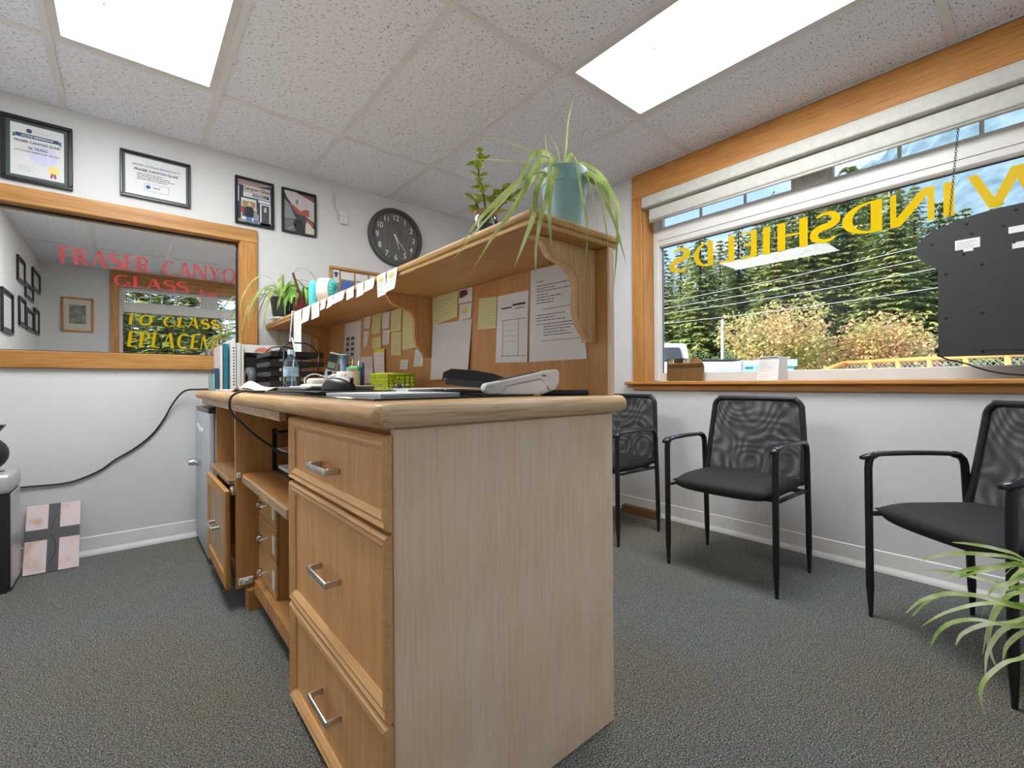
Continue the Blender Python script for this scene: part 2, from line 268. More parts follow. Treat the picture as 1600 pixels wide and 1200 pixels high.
def text_mesh(body, size, bold=0.0, align='CENTER'):
    cu = bpy.data.curves.new('t', 'FONT'); cu.body = body; cu.size = size; cu.align_x = align; cu.align_y = 'CENTER'; cu.offset = bold; cu.resolution_u = 3
    o = bpy.data.objects.new('t', cu); C.objects.link(o); dg = bpy.context.evaluated_depsgraph_get(); me = bpy.data.meshes.new_from_object(o.evaluated_get(dg))
    v = [(p.co.x, p.co.y) for p in me.vertices]; f = [tuple(p.vertices) for p in me.polygons]
    bpy.data.objects.remove(o); bpy.data.curves.remove(cu); bpy.data.meshes.remove(me); return v, f
def put_text(mb, body, size, fn, bold=0.0, align='CENTER', sxx=1.0):
    v, f = text_mesh(body, size, bold, align); mb.add([fn(x*sxx, y) for x, y in v], f)
def sheet(mb, tl, tr, br, bl, bulge=0.0, nrm=(-1, 0, 0), n=6, th=.0006, curl=0.0):
    tl, tr, br, bl, nv = map(Vector, (tl, tr, br, bl, nrm)); vs = []
    for lay in (0, 1):
        for j in range(n+1):
            for i in range(n+1):
                a, b = i/n, j/n; p = (tl*(1-a)+tr*a)*(1-b)+(bl*(1-a)+br*a)*b
                p = p+nv*(th*lay+bulge*math.sin(math.pi*b)*(.6+.4*math.sin(math.pi*a))+curl*b**3); vs.append(p)
    q = (n+1)*(n+1); fs = []
    for j in range(n):
        for i in range(n):
            a = j*(n+1)+i; fs += [(a, a+1, a+n+2, a+n+1), (q+a, q+a+n+1, q+a+n+2, q+a+1)]
    rim = [i for i in range(n+1)]+[(n+1)*j+n for j in range(1, n+1)]+[(n+1)*n+i for i in range(n-1, -1, -1)]+[(n+1)*j for j in range(n-1, 0, -1)]
    for k in range(len(rim)): a, b = rim[k], rim[(k+1) % len(rim)]; fs.append((a, b, q+b, q+a))
    return mb.add(vs, fs)
# small flared serif alphabet: stems, bars, bowls (unit cap height)
def glyph(ch):
    P = []
    def st(x0, y0, x1, y1, w): P.append([(x0-w/2, y0), (x0+w/2, y0), (x1+w/2, y1), (x1-w/2, y1)])
    def bar(x0, x1, y, t): P.append([(x0, y-t/2), (x1, y-t/2), (x1, y+t/2), (x0, y+t/2)])
    def arc(cx, cy, rx, ry, a0, a1, wv, wh, n=18):
        for i in range(n):
            q = []
            for a, inn in ((i, 0), (i+1, 0), (i+1, 1), (i, 1)):
                t = math.radians(a0+(a1-a0)*a/n); q.append((cx+(rx-wv*inn)*math.cos(t), cy+(ry-wh*inn)*math.sin(t)))
            P.append(q)
    def ess(w):
        c = []
        for i in range(14): t = math.radians(35+235*i/13); c.append((w/2+w*.42*math.cos(t), .74+.225*math.sin(t)))
        for i in range(1, 15): t = math.radians(90-235*i/14); c.append((w/2+w*.46*math.cos(t), .275+.24*math.sin(t)))
        n = len(c)
        for i in range(n-1):
            q = []
            for j, sg in ((i, 1), (i+1, 1), (i+1, -1), (i, -1)):
                a, b = c[max(j-1, 0)], c[min(j+1, n-1)]; dx, dy = b[0]-a[0], b[1]-a[1]; l = math.hypot(dx, dy); wd = .035+.075*math.sin(math.pi*j/(n-1))**1.2
                q.append((c[j][0]-dy/l*wd*sg, c[j][1]+dx/l*wd*sg))
            P.append(q)
    T = .19; t = .07; w = .7
    if ch == 'I': w = .24; st(.12, 0, .12, 1, T)
    elif ch == 'W': w = 1.12; P.append([(0, 1), (.20, 1), (.37, .28), (.475, .76), (.42, 1), (.62, 1), (.81, .28), (1.0, 1), (1.12, 1), (.87, 0), (.74, 0), (.56, .66), (.43, 0), (.28, 0)])
    elif ch == 'M': w = .95; st(.06, 0, .10, 1, t); st(.12, 1, .46, 0, .17); st(.46, 0, .80, 1, t); st(.86, 0, .82, 1, T)
    elif ch == 'N': w = .76; P.append([(0, 0), (0, 1), (.20, 1), (.65, .27), (.65, 1), (.76, 1), (.76, 0), (.58, 0), (.11, .78), (.11, 0)])
    elif ch == 'D': w = .74; st(.12, 0, .12, 1, T); arc(.22, .5, .50, .5, -90, 90, T, t); bar(.215, .22, .965, t); bar(.215, .22, .035, t)
    elif ch == 'H': w = .76; st(.12, 0, .12, 1, T); st(.64, 0, .64, 1, T); bar(.215, .545, .5, t)
    elif ch == 'E': w = .54; st(.12, 0, .12, 1, T); bar(.215, .52, .965, t); bar(.215, .46, .5, t); bar(.215, .54, .035, t)
    elif ch == 'F': w = .52; st(.12, 0, .12, 1, T); bar(.2, .52, .965, t); bar(.2, .45, .5, t)
    elif ch == 'L': w = .52; st(.12, 0, .12, 1, T); bar(.215, .52, .035, t)
    elif ch == 'T': w = .66; st(.33, 0, .33, .97, T); bar(0, .66, .965, t)
    elif ch == 'P': w = .60; st(.12, 0, .12, 1, T); arc(.25, .72, .35, .28, -90, 90, .16, t); bar(.2, .27, .965, t); bar(.2, .27, .475, t)
    elif ch == 'R': w = .70; st(.12, 0, .12, 1, T); arc(.25, .72, .35, .28, -90, 90, .16, t); bar(.2, .27, .965, t); bar(.2, .27, .475, t); st(.60, 0, .34, .5, T)
    elif ch == 'A': w = .78; st(.08, 0, .36, 1, t); st(.68, 0, .40, 1, T); bar(.2, .55, .32, t)
    elif ch == 'Y': w = .74; st(.37, 0, .37, .5, T); st(.37, .45, .10, 1, T); st(.37, .45, .66, 1, t)
    elif ch == 'U': w = .72; st(.11, .32, .11, 1, T); st(.66, .3, .66, 1, t); arc(.365, .34, .335, .36, 180, 360, .14, .1)
    elif ch == 'O': w = .82; arc(.41, .5, .41, .52, 0, 360, T, t, 32)
    elif ch == 'C': w = .74; arc(.41, .5, .41, .52, 48, 312, T, t, 28)
    elif ch == 'G': w = .78; arc(.41, .5, .41, .52, 48, 335, T, t, 28); st(.68, .05, .68, .44, .15)
    elif ch == 'S': w = .56; ess(.56)
    else: w = .4
    return w, P
# ================================================================ the room
H = 2.382; D = 3.373; XW = 2.777; XL = -.785; YF = -.83
fl = struct(MB().box(XL-.1, XW+.1, YF-.1, D+.06, -.12, 0).build('floor', CARPET))
def wall_with_hole(name, tf, a0, a1, h0, h1, z0, z1, th, ztop=2.5):
    m = MB(tf); m.box(a0, h0, 0, th, 0, ztop); m.box(h1, a1, 0, th, 0, ztop); m.box(h0, h1, 0, th, 0, z0); m.box(h0, h1, 0, th, z1, ztop)
    return struct(m.build(name, WALL))
tfR = lambda v: (XW+v[1], v[0], v[2])
tfF = lambda v: (v[0], YF-v[1], v[2])
tfB = lambda v: (v[0], D+v[1], v[2])
wall_with_hole('wall_right', tfR, YF-.2, D+.12, -.147, 1.877, .905, 2.255, .20)
wall_with_hole('wall_front', tfF, XL-.15, XW, -.10, 1.924, .905, 2.255, .20)
wall_with_hole('wall_back', tfB, XL-.15, XW, -.68, .575, 1.08, 1.862, .12)
struct(MB().box(XL-.15, XL, YF, D, 0, 2.5).build('wall_left', WALL))
BASE = M('vinyl_base', (.76, .76, .75), .5)
def baseboard(name, tf, a0, a1):
    m = MB(tf); m.prism([(0, 0), (-.014, 0), (-.012, .012), (-.004, .03), (-.004, .098), (0, .102)], 'x', a0, a1); struct(m.build(name, BASE))
baseboard('baseboard_back', tfB, XL, XW-.015); baseboard('baseboard_right', tfR, YF, D-.015); baseboard('baseboard_front', tfF, XL+.015, XW-.015)
baseboard('baseboard_left', lambda v: (XL-v[1], v[0], v[2]), YF+.015, D-.015)
# dark workshop room beyond the inner window
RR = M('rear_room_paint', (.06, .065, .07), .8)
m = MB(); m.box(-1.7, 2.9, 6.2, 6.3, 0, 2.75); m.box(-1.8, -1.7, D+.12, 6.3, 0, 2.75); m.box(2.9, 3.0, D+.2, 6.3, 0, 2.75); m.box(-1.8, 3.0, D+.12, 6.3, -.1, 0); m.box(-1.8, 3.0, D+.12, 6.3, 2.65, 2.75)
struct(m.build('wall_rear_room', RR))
# ceiling: slab, T-bars and lay-in tiles
GY = [YF, .274, 1.493, 2.713, D]
ceil_o = struct(MB().box(XL-.2, XW+.45, YF-.4, D+.2, 2.43, 2.62).build('ceiling', WALL))
LIGHTS = {(1, 2), (4, 1)}
GX = [XL, .361-.6096, .361, .361+.6096, .361+2*.6096, .361+3*.6096, XW]
t0 = {}
for i in range(6):
    for j in range(4):
        if (i, j) in LIGHTS: continue
        x0, x1, y0, y1 = GX[i], GX[i+1], GY[j], GY[j+1]; w, d = round(x1-x0, 3), round(y1-y0, 3)
        if (w, d) not in t0:
            o = MB().rbox(-w/2+.004, w/2-.004, -d/2+.004, d/2-.004, 0, .014, .002, 1).build('ceiling_tile', TILE, ceil_o); t0[(w, d)] = o
        else:
            o = t0[(w, d)].copy(); C.objects.link(o); o.parent = ceil_o
        o.location = ((x0+x1)/2, (y0+y1)/2, H+.006+R.uniform(0, .002))
for x in GX[1:-1]: MB().box(x-.015, x+.015, YF, D, H, H+.012).build('grid_bar', TBAR, ceil_o)
for y in GY[1:-1]:
    for i in range(6): MB().box(GX[i]+.0155, GX[i+1]-.0155, y-.015, y+.015, H+.0008, H+.012).build('grid_bar', TBAR, ceil_o)
for a in ((XL, XL+.02, YF, D), (XW-.02, XW, YF, D), (XL, XW, YF, YF+.02), (XL, XW, D-.02, D)): MB().box(a[0], a[1], a[2], a[3], H+.001, H+.012).build('wall_angle', TBAR, ceil_o)
FRAMEL = M('light_frame', (.62, .62, .61), .4)
for (i, j), lab in (((1, 2), 'fluorescent ceiling light panel above the framed certificates'), ((4, 1), 'fluorescent ceiling light panel nearest the big window')):
    x0, x1, y0, y1 = GX[i]+.0155, GX[i+1]-.0155, GY[j]+.0155, GY[j+1]-.0155
    t = thing('ceiling_light', lab, 'light', ((x0+x1)/2, (y0+y1)/2, H), 'troffer lights in the ceiling')
    fr = MB(); k = .03
    for a in ((x0, x1, y0, y0+k), (x0, x1, y1-k, y1), (x0, x0+k, y0+k, y1-k), (x1-k, x1, y0+k, y1-k)): fr.box(*a, H+.001, H+.012)
    fr.build('frame', FRAMEL, t); MB().box(x0+k, x1-k, y0+k, y1-k, H+.004, H+.010).build('diffuser', DIFF, t)
    hs = MB(); hs.box(x0, x1, y0, y1, H+.0125, H+.04); hs.build('housing', FRAMEL, t)
    for q in (.3, .7): MB().lathe([(.0, 0), (.006, 0), (.006, .004), (0, .004)], ((x0*.7+x1*.3), y0*(1-q)+y1*q, H-.001), 10).build('screw', STEEL, t)

# ---------------------------------------------------------------- big windows (s along wall, dep outward, z up)
def window(name, tf, s0, s1, woodh, woodv):
    w = thing(name, None, None); struct(w); zt = 2.235; zb = .927
    B = lambda nm, mat, *a, r=0: (MB(tf).rbox(*a, r, 1) if r else MB(tf).box(*a)).build(nm, mat, w)
    for a, b in ((s1, s1+.078), (s0-.078, s0)): B('casing_board', OAK_Z, a, b, -.020, 0, .927, 2.2065, r=.003)
    B('casing_board', woodh, s0-.078, s1+.078, -.020, 0, 2.207, H, r=.003)
    B('sill_board', woodh, s0-.135, s1+.135, -.045, .125, .903, .926, r=.005); B('apron', woodh, s0-.08, s1+.08, -.018, 0, .866, .902, r=.003)
    for a, b in ((s1, s1+.0195), (s0-.0195, s0)): B('jamb_board', OAK_Z, a, b, .0005, .125, .927, zt)
    B('jamb_board', woodh, s0-.0195, s1+.0195, .0005, .125, zt, zt+.0195)
    B('parting_strip', OAK_Z, s1-.010, s1-.0005, .002, .018, .927, zt); B('parting_strip', OAK_Z, s0+.0005, s0+.010, .002, .018, .927, zt)
    f = .045; sm = (s0+s1)/2
    fr = MB(tf); fr.rbox(s0, s0+f, .125, .195, zb, zt+.02, .004, 1); fr.rbox(s1-f, s1, .125, .195, zb, zt+.02, .004, 1); fr.rbox(s0+f, s1-f, .125, .195, zb-.02, .985, .004, 1); fr.rbox(s0+f, s1-f, .125, .195, 2.185, zt+.02, .004, 1)
    fr.build('window_frame', VINYL, w)
    rl = MB(tf); rl.rbox(s0+f, s1-f, .125, .19, 1.885, 2.003, .006, 1); rl.box(s0+f, s1-f, .119, .126, 1.925, 1.965); rl.build('transom_rail', VINYL, w)
    B('mullion', VINYL, sm-.08, sm+.08, .128, .19, 2.003, 2.185, r=.004)
    B('pane', GLASS, s0+f, s1-f, .178, .184, .985, 1.885)
    bead = MB(tf); gk = M('gasket', (.05, .05, .055), .5); bead.box(s0+f, s1-f, .172, .178, 1.879, 1.885); bead.box(s1-f-.005, s1-f, .172, .178, .985, 1.879); bead.build('gasket', gk, w)
    for a, b, k in ((s0+f, sm-.08, 0), (sm+.08, s1-f, 1)):
        sh = MB(tf); q = .022
        sh.box(a, a+q, .14, .175, 2.003, 2.185); sh.box(b-q, b, .14, .175, 2.003, 2.185); sh.box(a+q, b-q, .14, .175, 2.003, 2.018); sh.box(a+q, b-q, .14, .175, 2.16, 2.185); sh.build('awning_sash', VINYL, w)
        B('pane', GLASS, a+q, b-q, .155, .160, 2.018, 2.16)
        for c in (.33, .66): B('glazing_bar', VINYL, a+(b-a)*c-.008, a+(b-a)*c+.008, .1605, .172, 2.018, 2.16)
        h = MB(tf); c = a+(b-a)*(.93 if k == 0 else .12); h.tube(smoothpath([(c, .128, 2.028), (c, .112, 2.026), (c, .106, 2.012), (c+.012, .108, 2.006)], 10), .0035, 6); h.build('latch', VINYL, w, True)
    for c in (sm-.045, sm+.035):
        h = MB(tf); h.tube(smoothpath([(c, .128, 2.075), (c, .116, 2.072), (c, .110, 2.045), (c+.004, .118, 2.030), (c+.006, .124, 2.045)], 14), .0045, 6); h.build('hook', STEEL, w, True)
    return w
w1 = window('window_1', tfR, -.127, 1.857, OAK_Y, OAK_Z); w2 = window('window_2', tfF, -.08, 1.904, OAK_X, OAK_Z)
def letter(parent, ch, a, b, z0, z1, fn, mat, slant=0, name='letter'):
    w, P = glyph(ch); m = MB()
    for poly in P: m.add([fn(a+(x/w)*(b-a)+slant*y*(z1-z0), z0+y*(z1-z0)) for x, y in poly], [tuple(range(len(poly)))])
    return m.build(name, mat, parent, norm=False)
for ch, a, b in (('W', -.055, .252), ('I', .290, .338), ('N', .364, .530), ('D', .556, .738), ('S', .750, .870), ('H', .890, 1.058), ('I', 1.090, 1.138), ('E', 1.165, 1.262), ('L', 1.300, 1.402), ('D', 1.436, 1.580), ('S', 1.612, 1.742)):
    letter(w1, ch, a, b, 1.689, 1.852, lambda s, z: (XW+.176, s, z), YEL)
def word(parent, txt, a, b, z0, z1, fn, mat, slant=0, gap=.12):
    ws = [glyph(c)[0] for c in txt]; tot = sum(ws)+gap*(len(txt)-1); k = (b-a)/tot; x = a
    for c, wd in zip(txt, ws):
        if c != ' ': letter(parent, c, x, x+wd*k, z0, z1, fn, mat, slant)
        x += (wd+gap)*k
# lettering on the front window runs along +x as seen in a reflection, so it is laid out along +x here
word(w2, 'TO GLASS', -.02, 1.03, 1.725, 1.868, lambda s, z: (s, YF-.176, z), YEL, .12); word(w2, 'EPLACEMEN', .0, 1.25, 1.43, 1.64, lambda s, z: (s, YF-.176, z), YEL, .12)
# inner window in the back wall
w3 = struct(thing('window_3', None, None))
B = lambda nm, mat, *a: MB(tfB).rbox(*a, .004, 1).build(nm, mat, w3)
B('casing_board', OAK_X, -.76, .657, -.026, 0, 1.842, 1.926); B('casing_board', OAK_X, -.76, .657, -.026, 0, 1.011, 1.10)
B('casing_board', OAK_Z, .557, .657, -.026, 0, 1.1005, 1.8415); B('casing_board', OAK_Z, -.76, -.66, -.026, 0, 1.1005, 1.8415)
B('jamb_board', OAK_X, -.68, .575, .0005, .12, 1.842, 1.8615); B('jamb_board', OAK_X, -.68, .575, .0005, .12, 1.0805, 1.10); B('jamb_board', OAK_Z, .5555, .575, .0005, .12, 1.1005, 1.8415); B('jamb_board', OAK_Z, -.68, -.6605, .0005, .12, 1.1005, 1.8415)
st = MB(tfB); st.box(-.66, .555, .045, .056, 1.831, 1.8415); st.box(.544, .555, .045, .056, 1.1005, 1.831); st.box(-.66, .544, .045, .056, 1.1005, 1.107); st.build('glazing_bead', BLACKP, w3)
MB(tfB).box(-.66, .555, .0565, .0615, 1.1005, 1.8415).build('pane', MIRRORPANE, w3)
fnB = lambda s, z: (s, D+.0555, z)
word(w3, 'FRASER CANYO', -.275, .543, 1.580, 1.670, fnB, REDF); word(w3, 'GLASS', -.055, .290, 1.487, 1.550, fnB, REDF); word(w3, 'L', .350, .385, 1.468, 1.516, fnB, REDF)
tl = MB(); put_text(tl, 'td', .060, lambda x, y: (.418+x, D+.0555, 1.494+y), .001); tl.build('letter', REDF, w3, norm=False)

# roller blind rolled up in the big window
t = thing('roller_blind', 'cream roller blind rolled up at the top of the big window', 'blind', (XW, .86, 2.03))
m = MB(tfR); m.rbox(-.12, 1.850, -.033, .045, 2.128, 2.2, .010, 3); m.rbox(-.12, 1.850, -.030, .045, 2.18, 2.2045, .004, 1); m.build('valance', BLIND, t, 'auto')
m = MB(tfR); m.rbox(-.10, 1.815, .004, .040, 2.040, 2.124, .012, 3); m.build('rolled_cloth', BLIND, t, 'auto'); m = MB(tfR); m.tube([(-.10, .020, 2.036), (1.815, .020, 2.036)], .009, 8); m.build('bottom_rail', BLIND, t, True)

# ================================================================ outside
GR = M('outdoor_ground', (.50, .49, .46), .95, noise=.2, nscale=.4)
g = MB(); g.box(XW+.2, 900, -700, 700, -.4, -.03); g.box(-400, XW+.2, -700, YF-.2, -.4, -.03); struct(g.build('ground', GR))
def at(bearing, dist): a = math.radians(bearing); return (dist*math.sin(a), dist*math.cos(a))
CON = [foliage('conifer_needles', [(.06, .12, .06), (.22, .29, .10), (.52, .52, .20)], .8, .25, 4), foliage('conifer_needles_olive', [(.08, .13, .07), (.30, .34, .13), (.60, .56, .25)], .9, .25, 4)]
def conifer(h, rmax, seed):
    q = random.Random(seed); vs = []; fs = []; n = int(h*3.4)
    for k in range(n):
        fz = (k+.5)/n; z = h*(.05+.95*fz); rad = rmax*((1-fz)**.75)*(.62+.38*min(1, fz*6+.35))+.12
        nb = max(4, int(8*(1-fz)+4)); a0 = q.uniform(0, 6.28)
        for b in range(nb):
            a = a0+6.283*b/nb+q.uniform(-.25, .25); ln = rad*q.uniform(.65, 1.12); dr = q.uniform(.18, .42)
            ca, sa = math.cos(a), math.sin(a); m = max(4, int(ln*5.5))
            for i in range(m):
                t = (i+.6)/m; r = ln*t; zz = z-dr*ln*t*t+.10*ln*t**4; L_ = (.20+.34*(1-t)*ln*.5)*q.uniform(.7, 1.25)
                for sd in (-1, 1, 0):
                    da = a+sd*q.uniform(.6, 1.15); dx, dy = math.cos(da), math.sin(da); dz = -q.uniform(.15, .7); w = L_*q.uniform(.20, .30)
                    b0 = len(vs); px, py = -dy, dx; x, y = ca*r, sa*r; tw = q.uniform(-.5, .5)*w
                    vs += [(x, y, zz), (x+dx*L_*.5+px*w, y+dy*L_*.5+py*w, zz+dz*L_*.4+tw), (x+dx*L_, y+dy*L_, zz+dz*L_), (x+dx*L_*.5-px*w, y+dy*L_*.5-py*w, zz+dz*L_*.4-tw)]; fs.append((b0, b0+1, b0+2, b0+3))
    m = MB(); m.v = vs; m.f = fs; tr = MB(); tr.tube([(0, 0, -.2), (0, 0, h*.5), (0, 0, h*.97)], [.02*h, .012*h, .02], 7); return m, tr
protos = []
CLAB = 'tall green conifer in the dense forest outside the big window'
for k, (h, r) in enumerate(((12, 2.3), (15, 2.7), (10, 2.2), (13, 2.0))):
    t = thing('conifer_tree', CLAB, 'tree', (0, 0, -.03), 'conifers in the forest outside'); fo_, tr_ = conifer(h, r, 20+k); fo_.build('foliage', CON[k % 2], t, norm=False); tr_.build('trunk', BARK, t, True); protos.append((t, h))
used = [False]*4
TREES = [(58.6, 27, 8.4), (60.5, 30, 9.6), (62.6, 26, 9.6), (64.7, 32, 10.0), (66.6, 28, 10.0), (68.4, 33, 11.5), (70.2, 26, 9.8), (71.8, 31, 11.6), (73.3, 27, 11.0), (74.9, 34, 13), (76.6, 28, 11.6), (78.3, 30, 12), (79.9, 26, 10.4), (81.6, 33, 11.5), (83.3, 28, 9), (85.0, 30, 9), (86.9, 27, 8.2), (88.8, 31, 9), (91.5, 28, 9), (95, 30, 9.5), (99, 27, 9),
         (59.5, 40, 10.5), (61.6, 42, 11.5), (63.7, 41, 12), (65.6, 43, 13), (67.6, 40, 12.5), (69.3, 44, 15), (71.0, 41, 14.5), (72.7, 43, 16), (74.2, 40, 15), (77.4, 42, 15), (80.6, 41, 14), (84.2, 42, 12), (87.8, 40, 11), (53, 30, 9), (55.5, 27, 8.5), (49, 32, 9.5)]
for k, (b, d, hh) in enumerate(TREES):
    i = k % 4; p, h = protos[i]
    o = p if not used[i] else copy_tree(p); used[i] = True
    x, y = at(b, d); s = hh/h; o.location = (x, y, -.03); o.scale = (s*R.uniform(.95, 1.25), s*R.uniform(.95, 1.25), s); o.rotation_euler.z = R.uniform(0, 6.28)
for b, d, hh in ((166, 19, 7), (171, 20, 7.5), (176, 19, 7), (181, 20.5, 7.5), (186, 19, 7), (160, 21, 8), (154, 20, 7), (191, 21, 8), (173.5, 24, 9), (178.5, 24, 9)):
    o = copy_tree(protos[int(b) % 4][0]); x, y = at(b, d); s = hh/protos[int(b) % 4][1]; o.location = (x, y, -.03); o.scale = (s*1.25, s*1.25, s); o['label'] = 'dark conifer outside the front window, seen in the inner window reflection'; o['group'] = 'conifers beyond the front window'
# forested mountain; distance haze is mixed into its blue-grey foliage colours
MT = foliage('mountain_forest_haze', [(.075, .125, .165), (.12, .185, .235), (.18, .25, .29)], .06, 0, 6)
EL = [(50, .05), (62, .10), (70, .20), (74.6, .30), (77, .37), (80, .40), (83, .47), (90, .56), (105, .55), (125, .35), (150, .2)]
def elev(b):
    for (b0, e0), (b1, e1) in zip(EL, EL[1:]):
        if b0 <= b <= b1: t = (b-b0)/(b1-b0); return e0+(e1-e0)*t
    return 0
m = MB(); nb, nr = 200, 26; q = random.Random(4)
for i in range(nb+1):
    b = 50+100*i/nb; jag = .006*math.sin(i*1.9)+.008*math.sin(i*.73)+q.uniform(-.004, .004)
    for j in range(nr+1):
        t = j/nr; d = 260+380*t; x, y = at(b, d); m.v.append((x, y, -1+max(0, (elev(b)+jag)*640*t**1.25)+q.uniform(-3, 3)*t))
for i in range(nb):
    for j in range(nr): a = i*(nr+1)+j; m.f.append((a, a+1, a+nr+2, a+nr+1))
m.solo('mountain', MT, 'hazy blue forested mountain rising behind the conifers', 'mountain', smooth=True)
# autumn shrubs
AUT = foliage('autumn_leaves', [(.20, .25, .09), (.50, .46, .18), (.66, .48, .24), (.62, .38, .23)], .8, .45, 4); AUT2 = foliage('autumn_leaves_orange', [(.22, .26, .10), (.55, .47, .21), (.68, .47, .26), (.64, .38, .26)], 1.0, .45, 4); SHR = foliage('green_shrub', [(.06, .11, .06), (.18, .25, .12), (.36, .40, .22)], 1.4, .35, 4)
def shrub(name, b, d, w, h, n, mat, lab, seed, sz=.12, cat='shrub'):
    q = random.Random(seed); x0, y0 = at(b, d); t = thing(name, lab, cat, (x0, y0, -.03)); m = MB(); st = MB(); lobes = []
    for k in range(14):
        a = q.uniform(0, 6.28); rr = w*.5*q.uniform(.1, .62); zc = h*q.uniform(.22, .80); lobes.append((rr*math.cos(a), rr*math.sin(a), zc, w*q.uniform(.15, .24)))
        if k < 9: st.tube(smoothpath([(x0, y0, -.03), (x0+rr*.4*math.cos(a), y0+rr*.4*math.sin(a), zc*.5), (x0+rr*math.cos(a), y0+rr*math.sin(a), zc)], 6), .02, 5)
    for k in range(n):
        lx, ly, lz, lr = q.choice(lobes); u = q.uniform(-1, 1); a = q.uniform(0, 6.28); rad = lr*q.uniform(.45, 1.08); s = math.sqrt(1-u*u)
        c = Vector((x0+lx+rad*s*math.cos(a), y0+ly+rad*s*math.sin(a), max(.02, lz+rad*u*1.15))); e1 = Vector((q.gauss(0, 1), q.gauss(0, 1), q.gauss(0, .7))).normalized(); e2 = e1.cross(Vector((q.gauss(0, 1), q.gauss(0, 1), q.gauss(0, 1)))).normalized(); L_ = sz*q.uniform(.6, 1.3); b0 = len(m.v)
        m.v += [(c-e1*L_*.5)[:], (c+e2*L_*.3)[:], (c+e1*L_*.5)[:], (c-e2*L_*.3)[:]]; m.f.append((b0, b0+1, b0+2, b0+3))
    m.build('foliage', mat, t, norm=False); st.build('stems', BARK, t, True); return t
shrub('autumn_tree', 69.8, 17, 4.2, 3.5, 9000, AUT, 'yellow and orange autumn tree left of the orange fence', 1)
shrub('autumn_tree', 78.9, 18.5, 3.2, 3.5, 7500, AUT2, 'orange autumn tree right behind the orange fence end', 2)
shrub('autumn_tree', 60.0, 21, 2.2, 2.6, 2500, AUT, 'small yellow tree behind the pickup truck cab', 5)
for b, d, w, h, lab in ((62.6, 20.5, 2.4, 2.1, 'dark green shrub behind the pickup truck bed'), (65.6, 22.5, 2.4, 2.6, 'dark green shrub left of the large autumn tree'), (74.4, 21.5, 2.2, 2.9, 'green shrub between the two autumn trees'), (84.0, 21.5, 2.6, 2.5, 'olive shrub behind the chain-link fence beside the hanging sign'), (89.5, 20.5, 3.0, 2.4, 'olive shrub behind the hanging black sign')): shrub('shrub', b, d, w, h, 2600, SHR, lab, int(b*10), .13)
# utility poles and lines
for b, d, h, lab in ((64.9, 16.0, 2.9, 'short pale utility post beside the dark shrubs'), (66.2+1.3, 24, 4.0, 'white utility post in front of the autumn tree')):
    x, y = at(b, d); t = thing('utility_post', lab, 'post', (x, y, -.03)); m = MB(); m.lathe([(.05, -.03), (.045, h*.98), (.03, h), (0, h)], (x, y, 0), 10); m.build('shaft', M('weathered_post', (.62, .60, .53), .9, noise=.15), t, True); MB().box(x-.06, x+.06, y-.07, y+.07, h-.32, h-.24).build('band', M('post_band', (.30, .24, .18), .9), t)
WIRE = M('cable_grey', (.62, .63, .65), .6)
for k, (z0, z1, lab) in enumerate(((2.85, 3.75, 'highest power line crossing the forest view'), (2.72, 3.45, 'second power line below the highest one'), (2.60, 3.20, 'third power line from the top across the trees'), (2.38, 2.80, 'lowest power line above the autumn trees'))):
    a = at(54, 12.5); b = at(97, 11.5); pts = []
    for i in range(25): u = i/24; pts.append((a[0]+(b[0]-a[0])*u, a[1]+(b[1]-a[1])*u, z0+(z1-z0)*u-.12*math.sin(math.pi*u)))
    m = MB(); m.tube(pts, .0045, 5); m.solo('power_line', WIRE, lab, 'cable', 'power lines outside', smooth=True)
# orange fence with chain-link
ORG = M('orange_pipe', (.75, .34, .10), .5); LINK = M('galvanised', (.55, .57, .58), .4, metal=.7)
t = thing('fence', 'orange pipe fence with chain-link infill outside the window', 'fence', (*at(84, 13.5), -.03))
fa = Vector((*at(76.3, 15.5), 0)); fb = Vector((*at(96, 12.2), 0)); nps = 8; ft = Vector((0, 0, 1.42)); fm = Vector((0, 0, 1.0))
m = MB(); m.tube([fa+ft, fb+ft], .05, 8); m.build('top_rail', ORG, t, True); m = MB(); m.tube([fa+Vector((0, 0, .25)), fb+Vector((0, 0, .25))], .04, 8); m.build('bottom_rail', ORG, t, True)
for i in range(nps+1): p = fa+(fb-fa)*(i/nps); m = MB(); m.tube([p+Vector((0, 0, -.03)), p+Vector((0, 0, 1.40))], .05, 8); m.build('post', ORG, t, True)
m = MB(); ab = fb-fa; ln = ab.length; ux = ab/ln; n = int(ln/.11)
for i in range(-10, n):
    for sg in (1, -1):
        p0 = i*.11; p1 = p0+1.1; z0, z1 = (.27, 1.37) if sg == 1 else (1.37, .27)
        if p0 < 0: z0 += (z1-z0)*(-p0/1.1); p0 = 0
        if p1 > ln: z1 = z0+(z1-z0)*((ln-p0)/max(1e-6, p1-p0)); p1 = ln
        m.tube([fa+ux*p0+Vector((0, 0, z0)), fa+ux*p1+Vector((0, 0, z1))], .006, 3, cap=False)
o = m.build('chain_link', LINK, t); o['kind'] = 'stuff'
m = MB(); m.tube([Vector((*at(76.2, 15.4), 1.42)), Vector((*at(72.5, 15.0), .98))], .06, 8); m.build('brace_rail', ORG, t, True)
